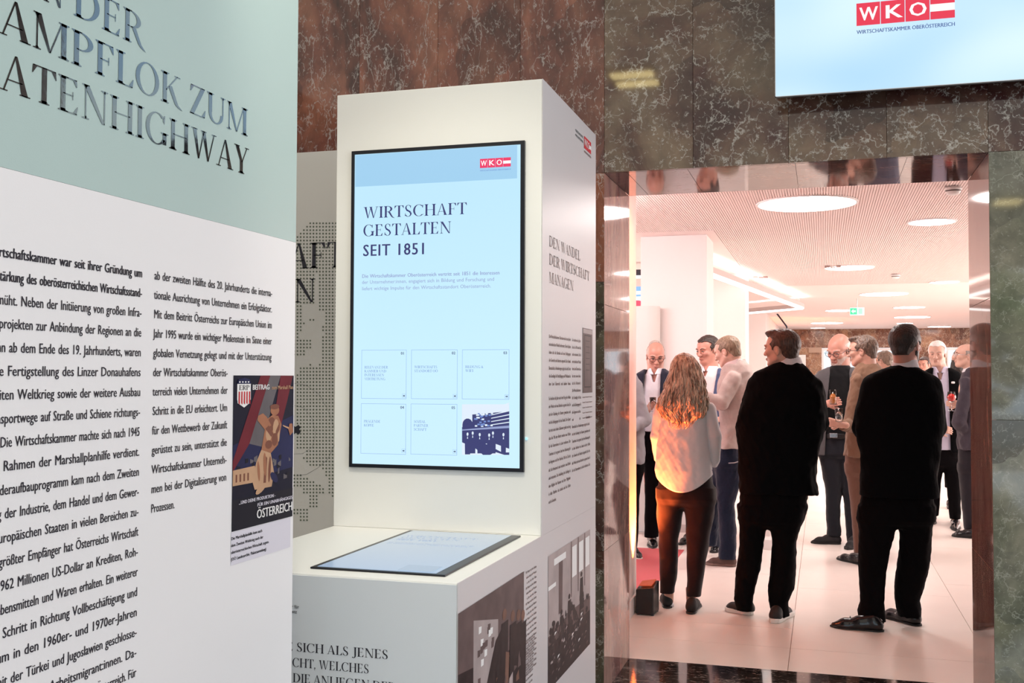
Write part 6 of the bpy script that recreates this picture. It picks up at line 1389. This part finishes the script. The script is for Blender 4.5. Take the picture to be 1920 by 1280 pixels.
f.shoes((((1577, 1020), (1520, 1018)), ((1605, 1020), (1589, 1031))), plain('shoe_suede_black', (.014, .013, .015), .8), SOLEB, w=1.15, sole=.018)
c = f.p(1562, 744, -.345); glass_vessel(c, .135, .033, 'glass of amber beer in the raised hand of the bald man', plain('beer', (.62, .20, .035), .1), cat='glass')

# 9 --- man in the brown suit
f = Fig(9.45, 1622, 'slim man with glasses in a tan-brown suit facing the bald man')
H = head_of(f, 1617, 659, 58, -108, 6, 0, .95)
f.body(H, (1628, 690, 0), SK, hip=(1625, 845), ankles=((1612, 1040, 0), (1640, 1030, .2)), arms=([(1606, 716, -.08), (1594, 800, -.12), (1576, 797, -.32)], [(1655, 716, .1), (1655, 800, .15), (1630, 800, .3)]), hands=(dict(w=(1575, 795, -.33), d=(-.85, .1, .15), n=(.1, .95, .1), side=1, curl=.8, s=.95),))
sdf_obj('hair', H.hair('quiff', top=.010, seed=12), hairm('hair_midbrown', (.045, .026, .018), (.19, .12, .085)), f.e); H.eyes(f.e, BROW_D); H.glasses(f.e, M['black_frame'], .0018)
collar(f, [(676, 1611, 1640, .064, 0), (684, 1607, 1644, .070, 0), (692, 1604, 1648, .078, 0)], WHT)
BRW = cloth('suit_brown', (.20, .115, .075), .8, vary=.15)
f.garment('jacket', BRW, [[(681, 1609, 1646, .075), (690, 1602, 1654, .10), (702, 1597, 1664, .125), (725, 1593, 1671, .145), (760, 1592, 1674, .155), (800, 1588, 1672, .16), (830, 1584, 1668, .16), (855, 1581, 1665, .162)]],
          arms=([(1608, 714, -.09, .062), (1596, 798, -.13, .058), (1579, 797, -.29, .042)],), vox=.0062, wr=.0065, seed=17, ka=.006)
f.garment('trousers', cloth('trousers_brown', (.16, .085, .062), .85), [[(848, 1584, 1655, .125), (885, 1585, 1650, .12)], [(870, 1585, 1632, .105), (892, 1587, 1628, .10), (942, 1594, 1624, .09), (1020, 1600, 1624, .078), (1047, 1601, 1625, .074)], [(870, 1620, 1652, .10, .05), (1040, 1630, 1650, .075, .2)]], vox=.007, wr=.003)
f.shoes((((1626, 1061), (1569, 1047)), ((1655, 1040), (1620, 1030))), SHOE, SOLEB, w=1.05)
c = f.p(1573, 778, -.37); glass_vessel(c, .11, .033, 'empty tumbler in the lowered hand of the man in brown')

# 10 --- behind: back of a brown-haired head with glasses
def plain_person(Y, x, label, head, hairspec, coat, trous, top, ww, foot, hair_style='short', skinm=SK, glasses=False, shoem=None, shoes_px=None):
    f = Fig(Y, x, label); cx, cy, h, yaw, pt_ = head; H = head_of(f, cx, cy, h, yaw, pt_); k = f.px(x); wd = ww
    hip = top + .50 / k; 
    f.body(H, (x, top, 0), skinm, hip=(x, hip + 5), ankles=((x - .11 / k, foot - .08 / k, 0), (x + .11 / k, foot - .08 / k, 0)), vox=.0045)
    if hair_style: sdf_obj('hair', H.hair(hair_style, top=.010, vox=.0045), hairspec, f.e)
    H.eyes(f.e, BROW_D)
    if glasses: H.glasses(f.e, M['black_frame'], .0016)
    f.garment('jacket', coat, [[(top - 2, x - .10 / k, x + .10 / k, .085), (top + .05 / k, x - wd * .82 / k, x + wd * .82 / k, .11), (top + .14 / k, x - wd / k, x + wd / k, .13), (top + .45 / k, x - wd * .95 / k, x + wd * .95 / k, .14), (top + .68 / k, x - wd * .9 / k, x + wd * .9 / k, .14)]], vox=.009)
    f.garment('trousers', trous, [[(top + .62 / k, x - .17 / k, x + .17 / k, .11), (top + .78 / k, x - .17 / k, x + .17 / k, .11)], [(top + .72 / k, x - .17 / k, x, .09), (foot - .03 / k, x - .15 / k, x - .05 / k, .065)], [(top + .72 / k, x, x + .17 / k, .09), (foot - .03 / k, x + .05 / k, x + .15 / k, .065)]], vox=.009, wr=.002)
    for sx in (-1, 1):
        a = f.p(x + sx * .10 / k, foot, .08); shoe((a[0], a[1]), (a[0] + .0, a[1] - .28), f.e, shoem or SHOE, SOLEB)
    return f, H
plain_person(13.0, 1657, 'brown-haired man with glasses, only his head showing behind the man in the brown suit', (1657, 677, 37, -128, 6), hairm('hair_ash', (.10, .065, .045), (.28, .20, .15)), cloth('jacket_steel', (.13, .15, .21)), BLK2, 699, .22, 930, glasses=True)
plain_person(12.6, 1583, 'person in beige trousers and reddish shoes, only lower legs showing behind the bald man', (1583, 676, 36, 170, 0), hb, NAVY, cloth('trousers_beige', (.42, .36, .33)), 700, .17, 938, shoem=plain('shoe_oxblood', (.10, .025, .025), .4))
plain_person(17.0, 1733, 'small-looking dark-haired man far back beside the white-haired man', (1733, 684, 29, -30, 8), hairm('hair_dark2', (.02, .01, .01), (.07, .04, .03)), BLK, BLK2, 700, .2, 873, skinm=SKR)
f, H = plain_person(13.6, 1795, 'dark-haired woman turned away, behind the grey-haired man in the dark jacket', (1797, 676, 33, 150, 0), hb, BLK, BLK2, 702, .19, 918, hair_style=None)
R_ = f.rows([(656, 1792, 1801, .04), (662, 1787, 1806, .08), (675, 1784, 1808, .10), (692, 1782, 1810, .10), (704, 1785, 1808, .08)]); lo, hi = f.bounds([R_]); v = Vol(lo, hi, .007); v.loft(R_, .02, p=2.1); v.wrinkle(.005, 60, 3, (1, 1, .3)); sdf_obj('hair', v, hb, f.e)

# 11 --- white-haired man with the red drink
f = Fig(12.0, 1766, 'white-haired man in black jacket and lavender shirt holding a bright red drink')
H = head_of(f, 1757, 664, 48, -14, 8, 0, .95)
f.body(H, (1762, 694, .02), SKP, hip=(1765, 820), ankles=((1748, 968, .05), (1790, 972, -.02)), arms=([(1728, 716, 0), (1730, 785, -.03), (1762, 804, -.22)], [(1804, 716, 0), (1808, 775, -.03), (1796, 756, -.26)]), hands=(dict(w=(1762, 804, -.22), d=(.9, -.2, -.1), n=(0, .9, -.2), side=-1, curl=.6), dict(w=(1797, 757, -.27), d=(-.9, -.1, .1), n=(-.2, .9, .1), side=1, curl=.8)), vox=.0042)
sdf_obj('hair', H.hair('short', top=.010, amp=.002, vox=.0042), hairm('hair_snow', (.70, .66, .62), (.95, .92, .90)), f.e); H.eyes(f.e, BROW_G)
LAV = cloth('shirt_lavender', (.58, .55, .68), .75)
f.garment('shirt', LAV, [[(693, 1750, 1776, .08), (698, 1743, 1784, .11), (712, 1735, 1793, .13), (760, 1732, 1797, .145), (810, 1735, 1795, .145), (842, 1736, 1794, .14)]], vox=.007, wr=.003, opening=([(690, 1753, 1769, .1), (712, 1758, 1763, .1)], 0.0))
collar(f, [(687, 1748, 1777, .08, .0), (699, 1742, 1783, .115, -.005)], LAV, vee=(1761, 16, 703))
f.garment('jacket', BLK, [[(690, 1742, 1784, .095), (697, 1731, 1798, .125), (708, 1722, 1809, .145), (740, 1718, 1814, .16), (800, 1722, 1810, .16), (846, 1725, 1806, .16)]], vox=.008, arms=([(1728, 714, 0, .062), (1729, 783, -.03, .056), (1758, 803, -.2, .042)], [(1804, 714, 0, .062), (1808, 774, -.03, .056), (1799, 758, -.23, .042)]),
          opening=([(684, 1750, 1777, .1), (700, 1747, 1776, .1), (740, 1750, 1777, .1), (850, 1757, 1780, .1)], 0.02))
P = f.p(1787, 717, -.155); m = MB(); m.lathe(tuple(P), [(.001, -.012), (.016, -.01), (.018, 0), (.016, .01), (.001, .012)], 12); m.build('lapel_pin', M['white_print'], f.e, smooth=True)
f.garment('trousers', BLK2, [[(838, 1735, 1797, .13), (870, 1733, 1801, .13)], [(860, 1767, 1802, .10), (920, 1776, 1801, .09), (958, 1779, 1802, .085, -.02), (972, 1781, 1801, .08, -.02)], [(860, 1733, 1768, .10), (966, 1740, 1760, .08, .05)]], vox=.008, wr=.003)
f.shoes((((1791, 976), (1792, 996)), ((1750, 970), (1745, 984))), SHOE, SOLEB, w=1.15)
c = f.p(1784, 752, -.34); glass_vessel(c, .20, .046, 'stemmed glass of bright red aperitif in the hand of the white-haired man', plain('aperitif', (.85, .03, .02), .1), stem=True)

# 12 --- grey-haired man at the right jamb
f = Fig(11.2, 1824, 'grey-haired man with glasses in a dark plum-grey jacket, half cut off by the door jamb')
H = head_of(f, 1811, 668, 47, -82, -4, 0, .95)
f.body(H, (1822, 694, 0), SKP, hip=(1824, 835), ankles=((1818, 990, -.02), (1838, 990, .15)), arms=([(1812, 722, -.12), (1796, 795, -.14), (1816, 822, -.02)],), vox=.0042)
sdf_obj('hair', H.hair('fringe', top=.006, amp=.0015, vox=.0042), hairm('hair_pepper', (.22, .18, .16), (.48, .42, .38)), f.e); H.eyes(f.e, BROW_D); H.glasses(f.e, M['metal'], .0022)
collar(f, [(683, 1811, 1832, .062, 0), (690, 1807, 1836, .072, 0), (698, 1803, 1842, .085, 0)], WHT)
f.garment('jacket', cloth('jacket_plum', (.055, .045, .058), .85, vary=.25), [[(690, 1809, 1838, .08), (699, 1804, 1850, .11), (715, 1800, 1856, .14), (760, 1797, 1860, .15), (800, 1795, 1860, .155), (843, 1796, 1858, .158)]],
          arms=([(1815, 718, -.11, .062), (1798, 792, -.15, .060), (1818, 820, -.05, .045)],), vox=.0068, wr=.0065, seed=13, ka=.006)
f.garment('trousers', cloth('trousers_charcoal', (.020, .017, .022), .85), [[(836, 1798, 1856, .12), (880, 1796, 1850, .12)], [(870, 1796, 1834, .10), (930, 1801, 1830, .088), (992, 1808, 1832, .076)], [(870, 1825, 1854, .10), (990, 1834, 1852, .076, .15)]], vox=.008, wr=.003)
f.shoes((((1836, 1010), (1784, 1005)), ((1862, 1000), (1830, 990))), SHOE, SOLEB, w=1.1)
